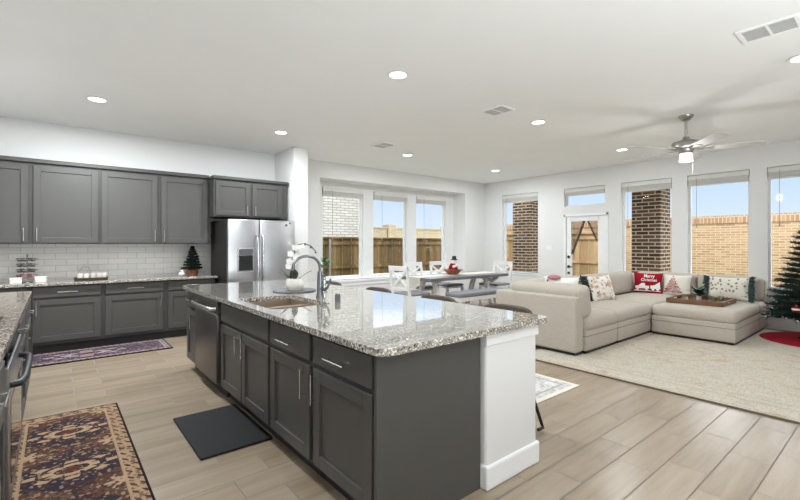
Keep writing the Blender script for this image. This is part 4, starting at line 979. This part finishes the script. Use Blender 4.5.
# word tree pillow
w, h, T = .44, .37, .06
tp_ = make_pillow('throw_pillow', 'cream pillow with a red christmas tree made of words', w, h, T, 'creamcloth', (8.43, 2.66, .65), (-.16, 0, -PI / 2))
m = MB()
for i, (t_, wd) in enumerate((('*', .03), ('JOY', .07), ('PEACE', .11), ('HOLIDAY', .155), ('CHRISTMAS', .2), ('MERRY JOLLY', .245), ('HAPPY NEW YEAR', .29))):
    tm = text_mesh(t_, .052, -.045, .135 - i * .043, wd); merge(m, tm)
on_pillow(m, w, h, T, .005); m.build('word_tree', 'red', tp_)
# holly pillow with teal tassel ends
w, h, T = .54, .37, .07
hp = make_pillow('throw_pillow', 'cream holly print pillow with teal tassel fringe at both ends', w, h, T, 'holly', (8.38, 1.92, .66), (-.2, 0, -PI / 2 + .03))
def fringe(sx_, w, h, mat, par, L=.05):
    m = MB()
    for k in range(16):
        z = -h / 2 + h * (k + .5) / 16
        for q in range(3):
            m.tube([(sx_ * w / 2 * .97, random.uniform(-.01, .01), z), (sx_ * (w / 2 + L * .6), random.uniform(-.03, .03), z + random.uniform(-.03, .03)), (sx_ * (w / 2 + L * random.uniform(.6, 1.25)), random.uniform(-.05, .03), z + random.uniform(-.05, .04))], [.011, .012, .006], 5)
    m.build('fringe', mat, par, True)
fringe(-1, w, h, 'bluegreen', hp, .055); fringe(1, w, h, 'bluegreen', hp, .055)
# floral pillow leaning on the far back
w, h, T = .62, .42, .08
fp = make_pillow('throw_pillow', 'white floral pillow with dark green fringe by the back cushions', w, h, T, 'floral', (6.74, 3.18, .665), (-.3, 0, -.12))
fringe(-1, w, h, 'blackgreen', fp, .17); 
# white pillow behind the arm cushion
gp = make_pillow('throw_pillow', 'white pillow with dusty red print just behind the left arm cushion', .5, .42, .07, 'whitecloth', (5.42, 3.1, .72), (.2, 0, -PI / 2 + .1))

w, h, T = .5, .42, .07
pt_ = MB(); pt_.ball((-.08, -.03, .2), .075, (1.3, .8, .45)); pt_o = pt_.build('pink_topper', 'pink', None, True, (0, 0, 0)); pt_o.parent = gp
m = MB()
for k in range(14): disc(m, random.uniform(-.2, .2), random.uniform(-.05, .17), random.uniform(.008, .02))
for v in m.bm.verts: pass
on_pillow(m, w, h, T); m.build('berry_print', 'red', gp)

# tray and things on the ottoman
ZT = .472
ty = thing('ottoman_tray', 'brown wooden tray with cut out handles on the ottoman', 'tray', (7.72, 2.11, ZT))
MB().box(7.37, 8.08, 1.76, 2.46, ZT, ZT + .014, .003).build('base', 'traywood', ty)
for nm, bx_ in (('side', (7.36, 7.378, 1.75, 2.47)), ('side', (8.07, 8.088, 1.75, 2.47))): MB().box(*bx_, ZT, ZT + .065, .004).build(nm, 'traywood', ty)
for ya in (1.75, 2.45):
    m = MB(); m.box(7.378, 7.62, ya, ya + .018, ZT, ZT + .065).box(7.82, 8.07, ya, ya + .018, ZT, ZT + .065).box(7.62, 7.82, ya, ya + .018, ZT, ZT + .025).box(7.62, 7.82, ya, ya + .018, ZT + .05, ZT + .065)
    m.build('handle_end', 'traywood', ty)
zt = ZT + .014
vp = thing('potted_succulent', 'leafy green plant in a small white pot on the ottoman tray', 'plant', (7.95, 2.2, zt))
MB().lathe([(0, 0), (.035, 0), (.045, .06), (.04, .062), (.036, .05), (0, .05)], (7.95, 2.2, zt), 18).build('pot', 'ceramic', vp, True)
m = MB()
for k in range(40):
    a = random.uniform(0, 2 * PI); e = random.uniform(.0, 1.3); m.leaf((7.95, 2.2, zt + .06 + random.uniform(0, .05)), (math.cos(a), math.sin(a), e), random.uniform(.1, .19), .055)
m.build('leaves', 'leaf', vp, True)
GL = [(7.6, 2.3, 'clear drinking glass nearest the left end of the ottoman tray'), (7.72, 2.2, 'clear drinking glass in front of the tray plant'), (7.8, 2.0, 'clear drinking glass in the middle of the ottoman tray'), (7.9, 1.9, 'clear drinking glass toward the right end of the ottoman tray'), (7.66, 1.92, 'clear drinking glass at the right front of the ottoman tray')]
for i, (x, y, l) in enumerate(GL):
    o = MB().lathe([(0, 0), (.028, 0), (.034, .085), (.031, .085), (.026, .006), (0, .006)], (x, y, zt), 18).build('drinking_glass', 'clear', None, True); tag(o, l, 'glass', 'glasses on the ottoman tray')
cd = thing('candle_jar', 'short white candle jar on the ottoman tray', 'candle', (7.75, 2.33, zt))
MB().lathe([(0, 0), (.04, 0), (.04, .05), (0, .05)], (7.75, 2.33, zt), 18).build('jar', 'ceramic', cd, True); MB().lathe([(0, 0), (.041, 0), (.041, .012), (0, .012)], (7.75, 2.33, zt + .05), 18).build('lid', 'woodbowl', cd, True)
bk = thing('coaster', 'dark coaster lying on the ottoman tray', 'coaster', (7.55, 2.05, zt)); MB().box(7.5, 7.6, 2.0, 2.1, zt, zt + .008, .002).build('body', 'slate', bk)

# ------------------------------------------------------------------ christmas tree
random.seed(11)
TC = (8.25, .80)
tag(MB().lathe([(0, .035), (.12, .035), (.45, .028), (.67, .02), (.70, .012), (.67, .014), (.1, .014), (0, .014)], (TC[0], TC[1], .002), 48).build('tree_skirt', 'red', None, True), 'red felt tree skirt on the floor under the christmas tree', 'tree skirt')
xt = fir('christmas_tree', 'large dark green christmas tree at the right picture edge', (TC[0], TC[1], .035), 2.15, .67, 'needle', None, 22, 25, .14, 46, .062, True, .03, .085)
for k in range(3):
    a = 2 * PI * k / 3; m = MB(); m.bar((TC[0], TC[1], .12), (TC[0] + .3 * math.cos(a), TC[1] + .3 * math.sin(a), .055), .03, .02); m.build('stand_leg', 'black', xt)
p = (7.66, 1.02, .50)
b = thing('bauble', 'red and white bauble low on the left side of the christmas tree', 'ornament', p)
MB().ball(p, .045).build('globe', 'reddark', b, True); MB().lathe([(0, 0), (.01, 0), (.01, .014), (0, .014)], (p[0], p[1], p[2] + .042), 10).build('cap', 'nickel', b, True)
MB().lathe([(.0455, -.012), (.047, 0), (.0455, .012), (.044, 0), (.0455, -.012)], p, 20).build('white_band', 'ceramic', b, True)

# ------------------------------------------------------------------ ceiling fixtures
LT = [(.375, 5.84, 'recessed ceiling light over the kitchen wall cabinets'), (2.56, 3.16, 'recessed ceiling light above the island, largest in view'), (2.56, 5.87, 'recessed ceiling light in front of the refrigerator'), (5.005, 3.2, 'recessed ceiling light left of the ceiling fan'), (5.005, 5.9, 'recessed ceiling light above the dining table'), (7.575, 5.92, 'recessed ceiling light nearest the far room corner'), (7.58, 3.22, 'recessed ceiling light behind the ceiling fan'), (5.06, .63, 'recessed ceiling light at the right picture edge'),
      (2.56, .63, 'recessed ceiling light outside the picture above the near island end'), (7.58, .63, 'recessed ceiling light outside the picture right of the fan'), (.375, 3.16, 'recessed ceiling light over the left counter'), (.375, .63, 'recessed ceiling light outside the picture over the left counter end')] + [(x, y, 'recessed ceiling light far outside the picture, %s from the left counter' % b) for y, a in ((-1.7, 'near'),) for x, b in ((.375, 'first'), (2.56, 'second'), (5.0, 'third'), (7.58, 'fourth'))]
ld = bpy.data.lights.new('lamp', 'AREA'); ld.shape = 'DISK'; ld.size = .15; ld.energy = LAMP; ld.color = (.89, .955, 1.0); ld.spread = PI
ld2 = ld.copy(); ld2.energy = LIVLAMP; ld3 = ld.copy(); ld3.energy = FARLAMP; ld5 = ld.copy(); ld5.energy = KITLAMP; ld4 = ld.copy(); ld4.energy = NEARLAMP
l0 = None
for x, y, lab in LT:
    if l0 is None:
        l0 = thing('recessed_light', lab, 'ceiling light', (0, 0, 0), 'recessed ceiling lights')
        MB().lathe([(.085, 0), (.105, -.002), (.11, -.007), (.082, -.01), (.08, -.003)], (0, 0, 0), 32).build('trim_ring', 'ceil', l0, True)
        MB().lathe([(0, -.006), (.05, -.006), (.082, -.004), (.082, 0), (0, 0)], (0, 0, 0), 32).build('lens', 'lens', l0, True)
        lo = bpy.data.objects.new('bulb', ld5); C.objects.link(lo); lo.parent = l0; lo.location = (0, 0, -.014)
        l0.location = (x, y, CZ)
    else:
        d_ = dup(l0, (x, y, CZ), 0, lab)
        for c_ in d_.children:
            if c_.type == 'LIGHT': c_.data = ld5 if y > 5 and x < 1 else ld3 if y > 5 else ld4 if y < 1 else ld2 if x > 4 else ld
def vent(x0, x1, y0, y1, label):
    r = thing('ceiling_vent', label, 'vent', ((x0 + x1) / 2, (y0 + y1) / 2, CZ - .012)); f = .03; z0 = CZ - .012
    m = MB(); m.box(x0, x0 + f, y0, y1, z0, CZ, .003).box(x1 - f, x1, y0, y1, z0, CZ, .003).box(x0 + f, x1 - f, y0, y0 + f, z0, CZ, .003).box(x0 + f, x1 - f, y1 - f, y1, z0, CZ, .003); m.box(x0 + f, x1 - f, (y0 + y1) / 2 - .008, (y0 + y1) / 2 + .008, z0, CZ); m.build('frame', 'ceil', r)
    MB().box(x0 + f, x1 - f, y0 + f, y1 - f, CZ - .002, CZ).build('backing', 'ventgap', r)
    m = MB(); n = 14
    for k in range(n):
        x = x0 + f + (x1 - x0 - 2 * f) * (k + .5) / n; w_ = (x1 - x0 - 2 * f) / n * .47
        m.hexa([(x - w_, y0 + f, CZ - .010), (x + w_ * .8, y0 + f, CZ - .008), (x + w_ * .8, y1 - f, CZ - .008), (x - w_, y1 - f, CZ - .010), (x - w_, y0 + f, CZ - .008), (x + w_ * .8, y0 + f, CZ - .006), (x + w_ * .8, y1 - f, CZ - .006), (x - w_, y1 - f, CZ - .008)])
    m.build('louvres', 'ventmid', r)
vent(4.05, 4.33, 3.07, 3.41, 'square ceiling vent in the middle of the ceiling')
vent(4.06, 4.34, 5.38, 5.74, 'ceiling vent toward the dining area, the smaller looking one')
vent(4.06, 4.34, .53, .89, 'large looking ceiling vent in the upper right corner')
FX, FY = 6.22, 1.86
fn = thing('ceiling_fan', 'brushed nickel five blade ceiling fan with light over the living area', 'ceiling fan', (FX, FY, 3.0))
MB().lathe([(0, 0), (.085, 0), (.08, -.02), (.05, -.055), (.03, -.065), (0, -.065)], (FX, FY, 3.0), 28).build('canopy', 'nickel', fn, True)
MB().tube([(FX, FY, 2.95), (FX, FY, 2.70)], .015, 12).build('downrod', 'nickel', fn, True)
MB().lathe([(0, .20), (.035, .20), (.045, .165), (.08, .155), (.155, .13), (.165, .115), (.165, .06), (.15, .05), (.085, .045), (.08, .0), (.07, -.01), (0, -.01)], (FX, FY, 2.53), 36).build('motor', 'nickel', fn, True)
MB().lathe([(0, .0), (.05, .0), (.068, -.01), (.075, -.1), (.07, -.105), (0, -.105)], (FX, FY, 2.525), 28).build('lamp_shade', 'lampglass', fn, True)
MB().tube([(FX + .03, FY - .06, 2.53), (FX + .03, FY - .065, 2.30), (FX + .03, FY - .065, 2.27)], [.002, .002, .008], 6).build('pull_chain', 'nickel', fn, True)
for k in range(5):
    a = math.radians(80 + 72 * k); ca, sa = math.cos(a), math.sin(a)
    T_ = Matrix.Translation((FX, FY, 2.57)) @ Matrix.Rotation(a, 4, 'Z') @ Matrix.Rotation(math.radians(-11), 4, 'X')
    m = MB(); out = [(.2, -.055), (.3, -.065), (.68, -.08), (.76, -.074), (.80, -.045), (.805, 0), (.80, .045), (.76, .074), (.68, .08), (.3, .065), (.2, .055)]
    m.prism([(x, y, 0) for x, y in out], (0, 0, .008)); bmesh.ops.transform(m.bm, matrix=T_, verts=m.bm.verts); bl = m.build('blade', 'fanblade', fn)
    m = MB(); m.prism([(x, y, 0) for x, y in ((.12, -.018), (.2, -.02), (.29, -.045), (.29, .045), (.2, .02), (.12, .018))], (0, 0, -.008)); bmesh.ops.transform(m.bm, matrix=T_, verts=m.bm.verts); m.build('blade_bracket', 'nickel', bl)
fl_ = bpy.data.lights.new('fan_lamp', 'POINT'); fl_.energy = FANLAMP; fl_.shadow_soft_size = .06
fo = bpy.data.objects.new('fan_bulb', fl_); C.objects.link(fo); fo.parent = fn; fo.location = (0, 0, -.64)
